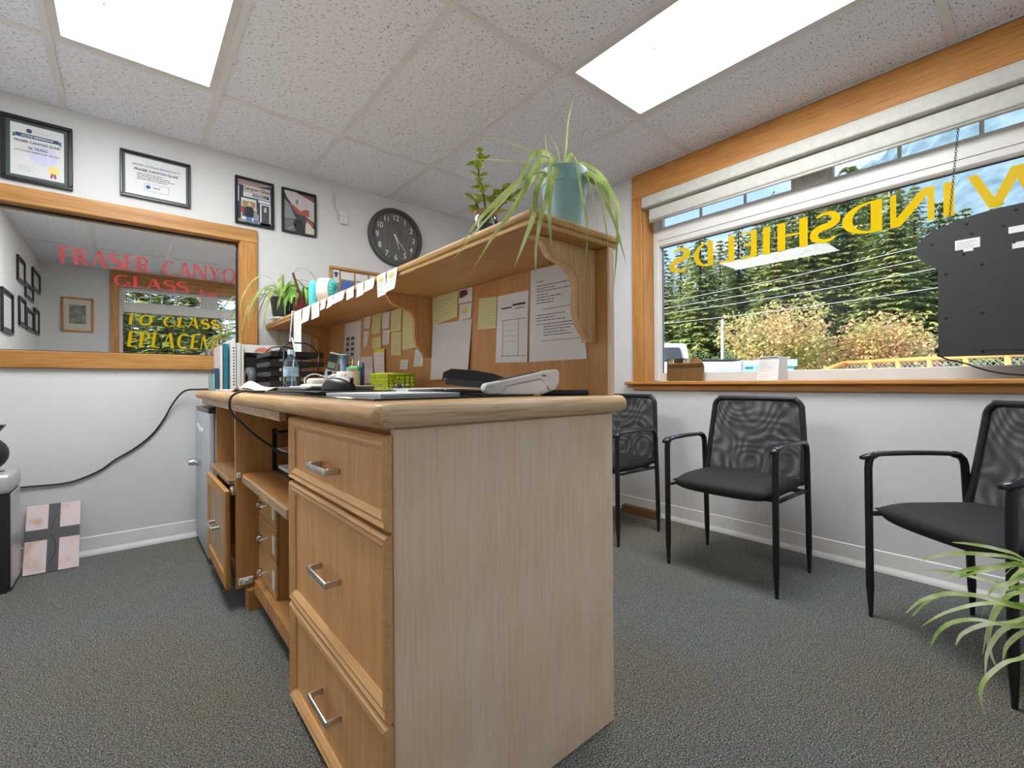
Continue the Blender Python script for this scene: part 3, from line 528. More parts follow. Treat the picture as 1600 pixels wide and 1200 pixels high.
# turquoise skip container
TQ = M('turquoise_paint', (.22, .62, .52), .5); x, y = at(66.2, 12.9); t = thing('skip_container', 'turquoise metal skip container below the autumn tree', 'container', (x, y, -.03))
def orient(mb, c, ang):
    ca, sa = math.cos(ang), math.sin(ang); mb.tf = lambda v: (c[0]+ca*v[0]-sa*v[1], c[1]+sa*v[0]+ca*v[1], c[2]+v[2]); return mb
an = math.radians(-69)
orient(MB(), (x, y, -.03), an).prism([(-1.1, .12), (1.0, .12), (1.25, 1.30), (-1.3, 1.30)], 'y', -.5, .5).build('body', TQ, t); orient(MB(), (x, y, -.03), an).rbox(-1.36, 1.31, -.56, .56, 1.301, 1.46, .02).build('rim', M('turquoise_rim', (.35, .75, .65), .4), t)
for k in range(-2, 3): orient(MB(), (x, y, -.03), an).box(k*.45-.04, k*.45+.04, -.56, -.501, .14, 1.30).build('rib', TQ, t)
for k in (-.8, .7): orient(MB(), (x, y, -.03), an).box(k-.1, k+.1, -.4, .4, 0, .119).build('skid', BLACKP, t)
# white pickup truck
TW = M('truck_paint', (.74, .75, .77), .25, coat=.6); TG = M('tinted_glass', (.05, .06, .07), .08); TB = M('truck_trim', (.05, .05, .055), .5); RUB = M('rubber', (.02, .02, .02), .8)
tx, ty = 7.86, 4.16; ta = math.atan2(1.6, 1.25); ct = thing('pickup_truck', 'white pickup truck parked outside behind the small sill mirror', 'truck', (tx, ty, -.03))
T = lambda: orient(MB(), (tx, ty, -.03), ta)
T().rbox(0, 5.2, -.92, .92, .42, .98, .06).build('lower_body', TW, ct, 'auto')
bed = T(); bed.rbox(0.02, 1.95, .84, .92, .985, 1.32, .02); bed.rbox(0.02, 1.95, -.92, -.84, .985, 1.32, .02); bed.rbox(0, .08, -.84, .84, .985, 1.32, .02); bed.rbox(1.88, 1.96, -.84, .84, .985, 1.32, .02); bed.build('bed', TW, ct, 'auto')
T().rbox(.0, 1.95, -.83, .83, 1.33, 1.36, .01).build('tonneau', TB, ct)
cab = T(); cab.prism([(1.98, .985), (4.2, .985), (3.55, 1.80), (3.3, 1.86), (2.45, 1.86), (2.3, 1.82)], 'y', -.80, .80); cab.build('cab', TW, ct)
for y0, y1 in ((.801, .812), (-.812, -.801)):
    T().prism([(2.22, 1.08), (2.95, 1.08), (2.95, 1.74), (2.42, 1.74)], 'y', y0, y1).build('side_window', TG, ct); T().prism([(3.02, 1.08), (3.95, 1.08), (3.48, 1.74), (3.02, 1.74)], 'y', y0, y1).build('side_window', TG, ct)
m = T(); m.add([(2.02, -.68, 1.12), (2.02, .68, 1.12), (2.265, .62, 1.75), (2.265, -.62, 1.75), (1.99, -.68, 1.12), (1.99, .68, 1.12), (2.245, .62, 1.75), (2.245, -.62, 1.75)], [(0, 1, 2, 3), (4, 7, 6, 5), (0, 4, 5, 1), (1, 5, 6, 2), (2, 6, 7, 3), (3, 7, 4, 0)]); m.build('rear_window', TG, ct)
T().rbox(-.10, -.001, -.9, .9, .45, .62, .03).build('bumper', CHROME, ct)
for wx in (.95, 4.2):
    for wy in (-.80, .80): m = T(); m.lathe([(0, -.11), (.30, -.11), (.37, -.06), (.37, .06), (.30, .11), (0, .11)], (wx, wy, .37), 20, 'y'); m.build('wheel', RUB, ct, 'auto')
# ================================================================ counter
# --- drawer pedestal with end panel
PY0, PY1 = .775, 1.432; PX = .383
t = thing('drawer_pedestal', 'wooden counter base with three drawers and a wide plain end panel', 'drawers', (.69, 1.1, 0))
b = MB(); b.box(PX, 1.006, PY0+.018, PY1, .0, .838); b.build('body', CARC, t)
MB().rbox(.372, 1.012, PY0, PY0+.0175, 0, .838, .003, 1).build('end_panel', BIRCH, t)
def drawer(z0, z1, hz, parent):
    y0, y1 = PY0+.004, PY1-.003; xf = .362; k = .032
    d = MB(); d.rbox(xf+.007, PX-.0005, y0, y1, z0, z1, .003, 1); o = d.build('drawer', FRONT, parent)
    m = MB()
    def mould(a, b2, hor):
        prof = [(0, 0), (-.008, 0), (-.014, .006), (-.010, .014), (-.012, .020), (-.004, k), (0, k)]
        return prof
    def bar(pts_fn):
        prof = mould(0, 0, 0); n = len(prof); vs = []; 
        for e in (0, 1):
            for dx, s in prof: vs.append(pts_fn(e, dx, s))
        m.add(vs, [tuple(range(n)), tuple(range(2*n-1, n-1, -1))]+[(i, (i+1) % n, n+(i+1) % n, n+i) for i in range(n)])
    X = xf+.0072
    bar(lambda e, dx, s: (X+dx, (y0+s) if e == 0 else (y1-s), z1-s)); bar(lambda e, dx, s: (X+dx, (y0+s) if e == 0 else (y1-s), z0+s))
    bar(lambda e, dx, s: (X+dx, y0+s, (z0+s) if e == 0 else (z1-s))); bar(lambda e, dx, s: (X+dx, y1-s, (z0+s) if e == 0 else (z1-s)))
    m.build('moulding', FRONT_E, o)
    h = MB(); yc = (y0+y1)/2+.008; c0, c1 = yc-.067, yc+.067; X0 = .333
    h.rbox(X0, X0+.006, c0, c1, hz-.008, hz+.008, .003, 2); h.rbox(X0+.0045, xf+.0065, c0, c0+.007, hz-.0078, hz+.0078, .002, 1); h.rbox(X0+.0045, xf+.0065, c1-.007, c1, hz-.0078, hz+.0078, .002, 1)
    h.build('handle', STEEL, o, 'auto'); return o
drawer(.650, .826, .722, t); drawer(.302, .642, .470, t); drawer(.02, .294, .160, t)
MB().box(PX-.006, PX-.0006, PY0+.018, PY1, .0, .018).build('toe_strip', CARC, t)

# --- worktop with bullnose edging
t = thing('worktop', 'oak worktop with rounded nosing along the reception counter', 'worktop', (.69, 2.05, .84))
WX0, WX1, WY0, WY1 = .325, 1.050, .740, D-.002; ZB, ZT = .8405, .8860
def skew(x, y): return x-.022*(y-WY0)/(WY1-WY0)*(1-(x-WX0)/(WX1-WX0))
def outline(e):
    pts = []; rs = [(WX0, WY0, .035, 180), (WX1, WY0, .035, 270), (WX1, WY1, .004, 0), (WX0, WY1, .16, 90)]
    for (x, y, r, a0), (sx_, sy_) in zip(rs, ((1, 1), (-1, 1), (-1, -1), (1, -1))):
        cx, cy = x+sx_*r, y+sy_*r; re = max(r-e, .001)
        for i in range(9): a = math.radians(a0+90*i/8); pts.append((skew(cx+re*math.cos(a), cy), cy+re*math.sin(a), a0, i))
    return pts
rings = []; rb = (ZT-ZB)/2
for k in range(9): a = -math.pi/2+math.pi*k/8; rings.append((rb*(1-math.cos(a))*.9, ZB+rb+rb*math.sin(a)))
O = [outline(e) for e, z in rings]; n = len(O[0]); front = MB(); end = MB(); back = MB()
for i in range(n):
    j = (i+1) % n; a0, ii = O[0][i][2], O[0][i][3]
    tgt = end if ((a0 == 180 and ii >= 4) or (a0 == 270 and ii < 5)) else (front if (a0 == 90 or (a0 == 180 and ii < 4)) else back)
    for k in range(8): tgt.add([(O[k][i][0], O[k][i][1], rings[k][1]), (O[k][j][0], O[k][j][1], rings[k][1]), (O[k+1][j][0], O[k+1][j][1], rings[k+1][1]), (O[k+1][i][0], O[k+1][i][1], rings[k+1][1])], [(0, 1, 2, 3)])
for mb, nm, mt in ((front, 'front_nosing', NOSE_Y), (end, 'end_nosing', NOSE_X), (back, 'back_nosing', NOSE_Y)):
    o = mb.build(nm, mt, t, True); bm = bmesh.new(); bm.from_mesh(o.data); bmesh.ops.remove_doubles(bm, verts=bm.verts, dist=1e-5); bmesh.ops.recalc_face_normals(bm, faces=bm.faces); bm.to_mesh(o.data); bm.free()
s = MB(); s.add([(p[0], p[1], ZT) for p in O[8]]+[(p[0], p[1], ZB) for p in O[0]], [tuple(range(n)), tuple(range(2*n-1, n-1, -1))]); s.build('top_slab', NOSE_Y, t)
ap = MB(); ap.box(.335, .352, 1.436, 3.20, .814, .8403); ap.build('apron_strip', wood('apron_oak', (.40, .25, .12), (.60, .42, .24), 'y', fine=.4, seed=15), t)

# --- open bay beside the drawers
t = thing('desk_bay', 'open wooden desk bay with a shelf between drawers and cabinet door', 'desk', (.66, 1.8, 0))
MB().box(.337, .985, 2.150, 2.168, .085, .8385).build('side_panel', CARC, t)
MB().box(.372, .46, 2.105, 2.168, .0, .0845).build('foot_block', CARC, t)
MB().box(.986, 1.012, 1.4335, D-.002, 0, .8385).build('back_panel', CARC, t)
MB().rbox(.360, .985, 1.4335, 2.149, .527, .556, .003, 1).build('shelf', SHELFW, t)
MB().rbox(.352, .3598, 1.4335, 2.1, .526, .557, .002, 1).build('shelf_lipping', wood('shelf_lip', (.42, .28, .15), (.58, .42, .25), 'y', fine=.35, seed=16), t)
MB().box(.410, .985, 1.4335, 2.149, .105, .122).build('floor_board', SHELFW, t); MB().box(.395, .4095, 1.4335, 2.104, .070, .123).build('kick_board', CARC, t)
hg = MB(); hg.rbox(.345, .398, 2.139, 2.1498, .100, .128, .003, 1); hg.rbox(.360, .380, 2.130, 2.139, .106, .122, .002, 1); hg.build('hinge_plate', WHITEP, t)
sc = MB(); 
for x in (.352, .370, .390): sc.lathe([(0, -.0015), (.0035, -.0015), (.0035, .001), (0, .001)], (x, 2.1375 if x != .370 else 2.1285, .114), 8, 'y')
sc.build('screws', STEEL, t)
MB().box(.340, .354, 2.1365, 2.1495, .541, .560).build('shelf_clip', WHITEP, t)
# --- three-drawer box under the bay shelf
t = thing('drawer_box', 'small wooden box of three drawers with clear knobs under the shelf', 'drawers', (.56, 1.99, .122))
bx = MB(); bx.box(.430, .74, 1.845, 2.135, .1225, .515); bx.build('body', CARC, t)
CLEAR = pane_mat('clear_acrylic', (.9, .9, .9), None, 1.5, 3.0, .05)
for z0, z1 in ((.387, .512), (.258, .383), (.125, .254)):
    d = MB().rbox(.416, .4295, 1.848, 2.132, z0, z1, .003, 1).build('drawer', wood('box_front', (.48, .26, .09), (.60, .36, .15), 'y', fine=.12, seed=17), t); zc = (z0+z1)/2
    k = MB(); k.lathe([(.006, 0), (.006, -.012), (.016, -.018), (.018, -.026), (.012, -.034), (0, -.036)], (.4155, 1.99, zc), 12, 'x'); k.build('knob', CLEAR, d, True)
    MB().box(.4145, .4155, 1.865, 1.895, zc-.035, zc+.035).build('label', PAPER, d)
# --- letter tray on the bay shelf
t = thing('letter_tray', 'black wire letter tray with papers inside the desk bay', 'tray', (.62, 1.98, .556))
fr = MB()
for z in (.563, .640, .720):
    fr.tube([(.475, 1.86, z), (.475, 2.12, z), (.80, 2.12, z), (.80, 1.86, z), (.475, 1.86, z)], .005, 6)
for x, y in ((.475, 1.86), (.475, 2.12), (.80, 1.86), (.80, 2.12)): fr.box(x-.008, x+.008, y-.006, y+.006, .5565, .735)
fr.build('frame', BLACKP, t)
for z in (.565, .642): MB().box(.482, .793, 1.867, 2.113, z, z+.003).build('tray_floor', BLACKP, t)
m = MB(); m.box(.487, .78, 1.875, 2.105, .5685, .580); m.solo('paper_stack', PAPER, 'white papers in the lower letter tray', 'papers')
m = MB(); m.box(.480, .78, 1.875, 2.100, .6455, .655); m.solo('paper_stack', M('pink_paper', (.66, .52, .48), .8), 'pinkish papers in the upper letter tray', 'papers')
# --- end cabinet with a glazed-look door
t = thing('cabinet', 'low wooden cabinet with framed door under the far worktop', 'cabinet', (.6, 2.45, 0))
MB().box(.345, .985, 2.169, 2.187, .085, .505).build('side_panel', CARC, t); MB().box(.345, .985, 2.722, 2.740, .0, .8385).build('side_panel', CARC, t)
MB().rbox(.318, .80, 2.1885, 2.721, .506, .528, .004, 1).build('pull_out_board', wood('worn_board', (.26, .15, .08), (.44, .28, .15), 'y', fine=.4, seed=18), t)
MB().box(.38, .985, 2.1875, 2.7215, .085, .105).build('floor_board', CARC, t); MB().box(.40, .43, 2.1875, 2.7215, 0, .0845).build('kick_board', DARKW, t)
dr = MB(); y0, y1, z0, z1, k = 2.15, 2.70, .092, .492, .055
dr.rbox(.300, .3185, y0, y0+k, z0, z1, .004, 1); dr.rbox(.300, .3185, y1-k, y1, z0, z1, .004, 1); dr.rbox(.300, .3185, y0+k, y1-k, z0, z0+k, .004, 1); dr.rbox(.300, .3185, y0+k, y1-k, z1-k, z1, .004, 1)
o = dr.build('door', OAK_Z, t); MB().box(.307, .3125, y0+k-.004, y1-k+.004, z0+k-.004, z1-k+.004).build('door_panel', wood('door_panel_veneer', (.40, .28, .17), (.52, .38, .25), 'z', fine=.2, seed=19), o)
h = MB(); h.rbox(.276, .282, 2.36, 2.49, .285, .300, .002, 1); h.rbox(.281, .3065, 2.36, 2.367, .286, .299, .001, 1); h.rbox(.281, .3065, 2.483, 2.49, .286, .299, .001, 1); h.build('handle', STEEL, o)
lt = MB(); lt.rbox(.322, .336, 2.1505, 2.20, .470, .500, .004, 2); lt.tube([(.329, 2.175, .50), (.329, 2.175, .505)], .006, 8); lt.build('catch', CHROME, t, 'auto')
# --- compact fridge at the wall end
t = thing('compact_fridge', 'grey compact fridge under the far end of the worktop', 'fridge', (.60, 3.0, 0))
FG = M('fridge_grey', (.46, .49, .53), .35, noise=.03)
MB().rbox(.345, .93, 2.765, 3.300, .015, .775, .006, 2).build('body', FG, t, 'auto'); MB().rbox(.312, .344, 2.765, 3.300, .03, .775, .010, 3).build('door', FG, t, 'auto')
MB().rbox(.315, .93, 2.765, 3.300, .7755, .797, .006, 2).build('top_cover', BLACKS, t, 'auto')
lk = MB(); lk.rbox(.288, .3115, 3.05, 3.16, .470, .505, .008, 2); lk.lathe([(0, -.03), (.014, -.03), (.018, -.012), (.018, 0), (0, 0)], (.2875, 3.09, .49), 14, 'x'); lk.tube([(.275, 3.16, .488), (.272, 3.215, .486)], .013, 10); lk.build('latch', CHROME, t, 'auto')
lg = MB(); pts = []
for i in range(40): u = i/39; pts.append((.3105, 3.20-u*.26, .688+.012*math.sin(u*26)+.006*math.sin(u*9)-.022*u))
lg.tube(pts, .0035, 5); lg.build('script_mark', WHITEP, t)
for x in (.40, .88):
    for y in (2.81, 3.25): MB().lathe([(0, 0), (.015, 0), (.015, .0145), (0, .0145)], (x, y, 0), 10).build('foot', BLACKP, t)
# --- hutch: back panel, raised shelf, corbels
t = thing('hutch', 'wooden hutch with a raised shelf on scrolled brackets above the worktop', 'shelf', (.88, 2.05, .886))
MB().box(.9905, 1.008, .775, D-.003, .8865, 1.283).build('back_panel', HUTCHP, t)
MB().rbox(.9885, 1.0105, .766, .7745, .8865, 1.283, .002, 1).build('panel_edge', BIRCH, t)
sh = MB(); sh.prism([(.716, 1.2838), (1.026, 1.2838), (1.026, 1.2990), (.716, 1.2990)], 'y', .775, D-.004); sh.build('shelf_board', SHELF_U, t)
def lip(x0, x1, y0, y1, z0, z1, r): return MB().rbox(x0, x1, y0, y1, z0, z1, r, 2)
lip(.704, 1.036, .766, D-.004, 1.2995, 1.3185, .005).build('shelf_top', SHELF_E, t, 'auto')
ed = MB(); ed.rbox(.709, .7155, .770, D-.004, 1.2860, 1.2992, .002, 1); ed.rbox(.7156, 1.031, .770, .7745, 1.2860, 1.2992, .002, 1); ed.build('shelf_moulding', SHELF_E, t)
CPR = [(.758, 1.2832), (.758, 1.276), (.785, 1.2735), (.797, 1.262), (.806, 1.247), (.820, 1.237), (.848, 1.230), (.876, 1.222), (.898, 1.207), (.910, 1.188), (.912, 1.165), (.909, 1.135), (.911, 1.105), (.920, 1.080), (.934, 1.060), (.948, 1.046), (.953, 1.036), (.953, 1.030), (.9895, 1.030), (.9895, 1.2832)]
for y in (.815, 1.700, 2.975):
    c = MB(); c.prism(CPR, 'y', y, y+.019); o = c.build('bracket', CORB if y < 1 else HUTCHP, t)
    bd = MB(); P = smoothpath([(p[0]+.009, y-.0005, p[1]) for p in CPR[1:18]], 60); bd.tube([(p.x+.002, p.y, p.z+.004) for p in P[:-1]], .0032, 5); bd.build('bead', CORB if y < 1 else HUTCHP, o, True)

# ================================================================ chairs
def rot_path(P): return P
def make_chair(label):
    t = thing('guest_chair', label, 'chair', (0, 0, 0), 'black mesh guest chairs')
    for sy in (-1, 1):
        y = .252*sy; P = [(-.200, y, .0), (-.200, y, .03), (-.203, y, .12), (-.205, y, .35), (-.207, y, .58)]
        P += [(-.205+.030*(1-math.cos(a)), y, .602+.030*math.sin(a)) for a in (0, .5, 1.0, 1.4)]
        P2 = [(.130+.045*math.sin(a), y, .632-.045*(1-math.cos(a))) for a in (0, .5, 1.0, 1.57)]+[(.180, y, .50), (.190, y, .35), (.200, y, .12), (.202, y, .03), (.202, y, 0)]
        rr = [.007, .0085, .0135, .0135, .0135]+[.0135]*4; fl_ = MB(); fl_.tube(P, rr, 10); fl_.build('front_leg', BLACKM, t, 'auto')
        rr2 = [.0135]*7+[.0085, .007]; bl_ = MB(); bl_.tube(P2[:3]+P2[3:], [.0135]*4+[.0135]*3+[.0085, .007], 10); bl_.build('rear_leg', BLACKM, t, 'auto')
        ar = MB(); aw = []
        for i in range(13):
            u = i/12; x = -.232+.375*u; z = .6335+.006*math.sin(math.pi*u)-.012*max(0, .12-u)/.12; w = .026*(1-.25*abs(u-.45)*2)*(1 if .05 < u < .98 else .75); aw.append((x, y-w, y+w, z))
        for x, a, b, z in aw: ar.v += [(x, a, z+.002), (x, (a+b)/2, z+.009), (x, b, z+.002), (x, b-.004, z-.008), (x, a+.004, z-.008)]
        for i in range(12):
            for k in range(5): ar.f.append((i*5+k, i*5+(k+1) % 5, i*5+5+(k+1) % 5, i*5+5+k))
        ar.f += [(0, 1, 2, 3, 4), tuple(60+k for k in range(5))]; ar.build('armrest', BLACKS, t, True)
        sb = MB(); sb.tube([(-.205, y*.98, .405), (.188, y*.98, .398)], .010, 8); sb.build('side_rail', BLACKM, t, True)
    for x in (-.13, .15): m = MB(); m.tube([(x, -.243, .398), (x, .243, .398)], .010, 8); m.build('cross_rail', BLACKM, t, True)
    # seat: domed cushion, bowed front
    st = MB(); nu, nv = 18, 18; rows = []
    for lay in (1, -1):
        for i in range(nu+1):
            for j in range(nv+1):
                a, b = 2*i/nu-1, 2*j/nv-1
                ex = 1-abs(a)**5; ey = 1-abs(b)**5; k = (max(0, ex)*max(0, ey))**.38
                wy = .238*(1-.06*(a < 0)*abs(a)**2); x = .200*a if a > 0 else .235*a*(1-.10*b*b); x -= .0
                z = .432+(.030*k+.006*k*(1-b*b)-.012*max(0, -a-.5)*2*k) if lay == 1 else .432-.042*k-.012*max(0, -a)*k
                st.v.append((x, wy*b, z))
    q = (nu+1)*(nv+1)
    for i in range(nu):
        for j in range(nv): a = i*(nv+1)+j; st.f += [(a, a+1, a+nv+2, a+nv+1), (q+a, q+a+nv+1, q+a+nv+2, q+a+1)]
    o = st.build('seat', SEATF, t, True); bm = bmesh.new(); bm.from_mesh(o.data); bmesh.ops.remove_doubles(bm, verts=bm.verts, dist=1e-4); bmesh.ops.recalc_face_normals(bm, faces=bm.faces); bm.to_mesh(o.data); bm.free()
    # back: rounded frame, leaning; two mesh layers
    def bk(y, z): u = (z-.42)/.42; return (.168+.060*u+.012*math.sin(u*3), y, z)
    loop = []
    def rnd(cy, cz, r, a0): return [(cy+r*math.cos(math.radians(a0+a)), cz+r*math.sin(math.radians(a0+a))) for a in range(0, 91, 15)]
    loop = [(.236, .425), (.232, .60)]+rnd(.165, .780, .052, 0)+rnd(-.165, .780, .052, 90)+[(-.232, .60), (-.236, .425)]
    fr = MB(); fr.tube(smoothpath([bk(y, z) for y, z in loop], 120), .0135, 8, flat=1.0); fr.build('back_frame', BLACKP, t, True)
    m = MB(); m.tube([bk(-.236, .43), bk(.236, .43)], .012, 8); m.build('back_rail', BLACKM, t, True)
    for off in (0, .010):
        ms = MB(); n = 20
        for j in range(n+1):
            u = j/n; z = .435+.389*u; hw = .232-.008*u if z < .775 else max(.12, .172+.048*math.sqrt(max(0, 1-((z-.780)/.048)**2)))
            for i in range(9): y = hw*(2*i/8-1); p = bk(y, z); ms.v.append((p[0]-.004+off+.012*(1-(y/.24)**2), p[1], p[2]))
        for j in range(n):
            for i in range(8): a = j*9+i; ms.f.append((a, a+1, a+10, a+9))
        ms.build('back_mesh', MESHF[1 if off else 0], t, True, norm=False)
    return t
c2 = make_chair('black mesh-back guest chair in the middle below the window'); c2.location = (2.300, 1.012, 0)
c1 = copy_tree(c2); c1['label'] = 'black mesh-back guest chair half hidden behind the counter end'; c1.location = (2.298, 1.825, 0)
c3 = copy_tree(c2); c3['label'] = 'black mesh-back guest chair angled at the right behind the floor plant'; c3.location = (2.212, .142, 0); c3.rotation_euler.z = -math.atan2(.246, .300)
# ================================================================ things on the back wall
def lines(mb, fn, x0, x1, z0, z1, n, th, seed, fill=1.0):
    q = random.Random(seed)
    for k in range(n):
        z = z1-(z1-z0)*(k+.5)/n; x = x0; xe = x0+(x1-x0)*q.uniform(.55, 1.0)*fill
        while x < xe:
            w = min(q.uniform(.04, .14)*(x1-x0), xe-x); mb.add([fn(x, z-th/2), fn(x+w, z-th/2), fn(x+w, z+th/2), fn(x, z+th/2)], [(0, 1, 2, 3)]); x += w+.014*(x1-x0)
def quad(mb, fn, pts): mb.add([fn(*p) for p in pts], [tuple(range(len(pts)))])
def disc(fn, cx, cz, r, n=20): return [(cx+r*math.cos(6.2832*i/n), cz+r*math.sin(6.2832*i/n)) for i in range(n)]
FRB = M('frame_black', (.012, .012, .014), .3); MATTE = M('mount_dark', (.05, .075, .075), .5)
def picture(label, x0, x1, z0, z1, fw, paper, tf=tfB, name='picture_frame', mount=0, cat='picture'):
    c = tf(((x0+x1)/2, -.01, z0)); t = thing(name, label, cat, c)
    f = MB(tf)
    for a in ((x0, x1, z1-fw, z1), (x0, x1, z0, z0+fw), (x0, x0+fw, z0+fw, z1-fw), (x1-fw, x1, z0+fw, z1-fw)): f.rbox(a[0], a[1], -.020, -.001, a[2], a[3], .003, 1)
    f.build('frame', FRB, t)
    MB(tf).box(x0+fw, x1-fw, -.006, -.002, z0+fw, z1-fw).build('backing', MATTE if mount else paper, t)
    if mount: MB(tf).box(x0+fw+mount, x1-fw-mount, -.0075, -.0062, z0+fw+mount, z1-fw-mount).build('sheet', paper, t)
    return t, (lambda d: (lambda x, z: tf((x, -.0078-d, z))))
def printed(t, mb, mat, name='print'): return mb.build(name, mat, t, norm=False)
PAPERW = M('certificate_paper', (.66, .67, .67), .5)
t, F0 = picture('black framed membership certificate with gold seal, leftmost on the wall', -.475, -.214, 1.955, 2.284, .018, PAPERW, mount=.016)
fn = F0(.0004); cx = -.345
m = MB(); put_text(m, 'FRASER CANYON GLASS', .0150, lambda x, y: fn(cx+x, 2.163+y), .0006); put_text(m, '36 YEARS', .017, lambda x, y: fn(cx+x, 2.134+y), .0004); put_text(m, 'AUTHORIZED MEMBERSHIP CERTIFIED', .0095, lambda x, y: fn(cx+x, 2.115+y), .0002); printed(t, m, INK)
m = MB(); quad(m, fn, [(-.423, 2.184), (-.267, 2.184), (-.267, 2.203), (-.423, 2.203)]); quad(m, fn, [(-.435, 2.180), (-.424, 2.180), (-.424, 2.198), (-.435, 2.198), (-.430, 2.189)]); quad(m, fn, [(-.266, 2.180), (-.255, 2.180), (-.260, 2.189), (-.255, 2.198), (-.266, 2.198)]); quad(m, fn, disc(fn, -.375, 2.220, .011)); printed(t, m, M('navy_ink', (.02, .07, .14), .6), 'banner')
m = MB(); f2 = F0(.0008); put_text(m, 'ACTIVE MEMBERSHIP', .0125, lambda x, y: f2(cx+x, 2.193+y), .0003); printed(t, m, WHITEP)
m = MB(); f3 = F0(.0002); quad(m, f3, disc(f3, -.325, 2.107, .052)); printed(t, m, M('seal_lilac', (.58, .60, .76), .6), 'watermark_disc')
m = MB(); lines(m, fn, -.415, -.350, 2.012, 2.045, 4, .0016, 3); lines(m, fn, -.358, -.270, 2.216, 2.224, 1, .002, 4); printed(t, m, INKG)
m = MB(); quad(m, fn, disc(fn, -.288, 2.043, .021, 16)); printed(t, m, M('gold_seal', (.80, .60, .18), .4), 'seal'); m = MB(); quad(m, fn, [(-.300, 2.003), (-.292, 2.000), (-.288, 2.024), (-.296, 2.026)]); quad(m, fn, [(-.276, 2.003), (-.284, 2.000), (-.288, 2.024), (-.280, 2.026)]); printed(t, m, M('ribbon_red', (.30, .06, .06), .6), 'ribbon')
t, F0 = picture('black framed landscape certificate above the inner window', -.024, .301, 1.987, 2.250, .012, PAPERW, mount=.011)
fn = F0(.0004); cx = .139
m = MB(); put_text(m, 'FRASER CANYON GLASS', .0185, lambda x, y: fn(cx+x, 2.155+y), .0006); lines(m, fn, .050, .230, 2.097, 2.140, 4, .0035, 8); printed(t, m, INK)
m = MB(); put_text(m, 'CERTIFIED AUTOGLASS SERVICES FACILITY', .0115, lambda x, y: fn(cx+x, 2.181+y), .0003); quad(m, fn, disc(fn, .100, 2.064, .011)); lines(m, fn, .122, .170, 2.057, 2.071, 1, .006, 3)
for a in ((.082, .196, 2.083, 2.0845), (.082, .196, 2.0405, 2.042), (.082, .0835, 2.042, 2.083), (.1945, .196, 2.042, 2.083)): quad(m, fn, [(a[0], a[2]), (a[1], a[2]), (a[1], a[3]), (a[0], a[3])])
printed(t, m, INKB)
# photo of a shop front with two people
t, F0 = picture('framed photo of two people standing before a blue shop front', .533, .759, 1.956, 2.260, .014, M('photo_navy', (.035, .045, .085), .35), name='photo_frame')
def patch(t, F0, d, col, *polys, name='print'):
    m = MB(); fn = F0(d)
    for p in polys: quad(m, fn, p)
    nm = 'photo_%d_%d_%d' % tuple(int(c*255) for c in col); printed(t, m, M(nm, col, .4), name)
def rc(x0, x1, z0, z1): return [(x0, z0), (x1, z0), (x1, z1), (x0, z1)]
patch(t, F0, .0002, (.30, .22, .23), [(.549, 2.244), (.744, 2.244), (.744, 2.236), (.66, 2.215), (.549, 2.205)]); patch(t, F0, .0003, (.55, .48, .45), rc(.580, .738, 2.172, 2.214)); patch(t, F0, .0003, (.62, .63, .64), rc(.580, .738, 2.138, 2.170), rc(.568, .655, 1.990, 2.128), rc(.676, .740, 1.972, 2.112), rc(.549, .556, 2.10, 2.20))
patch(t, F0, .0005, (.02, .03, .07), rc(.634, .731, 2.146, 2.165)); patch(t, F0, .0005, (.30, .24, .08), rc(.574, .649, 2.074, 2.110)); patch(t, F0, .0005, (.06, .06, .06), rc(.685, .731, 1.985, 2.103), rc(.574, .649, 2.008, 2.072)); patch(t, F0, .0003, (.72, .72, .72), rc(.666, .738, 2.117, 2.133))
patch(t, F0, .0003, (.30, .27, .24), rc(.549, .744, 1.970, 1.990)); patch(t, F0, .0006, (.5, .5, .5), rc(.700, .714, 2.060, 2.090))
patch(t, F0, .0007, (.012, .016, .035), [(.592, 2.008), (.634, 2.008), (.638, 2.05), (.630, 2.075), (.600, 2.078), (.588, 2.05)]); patch(t, F0, .0007, (.10, .18, .38), rc(.595, .628, 1.972, 2.008), rc(.640, .662, 1.972, 1.995)); patch(t, F0, .0008, (.26, .27, .31), [(.638, 1.994), (.668, 1.994), (.668, 2.03), (.656, 2.05), (.640, 2.045)])
patch(t, F0, .0009, (.62, .38, .28), disc(None, .616, 2.089, .013), disc(None, .648, 2.062, .011)); patch(t, F0, .0007, (.45, .04, .05), rc(.566, .578, 2.03, 2.07))
m = MB(); fn = F0(.0007); put_text(m, 'Canyon Glass', .030, lambda x, y: fn(.659+x, 2.193+y), .0006); printed(t, m, M('dark_brown_ink', (.05, .03, .03), .6))
m = MB(); lines(m, F0(.0008), .640, .726, 2.148, 2.163, 2, .004, 4); printed(t, m, PAPERG)
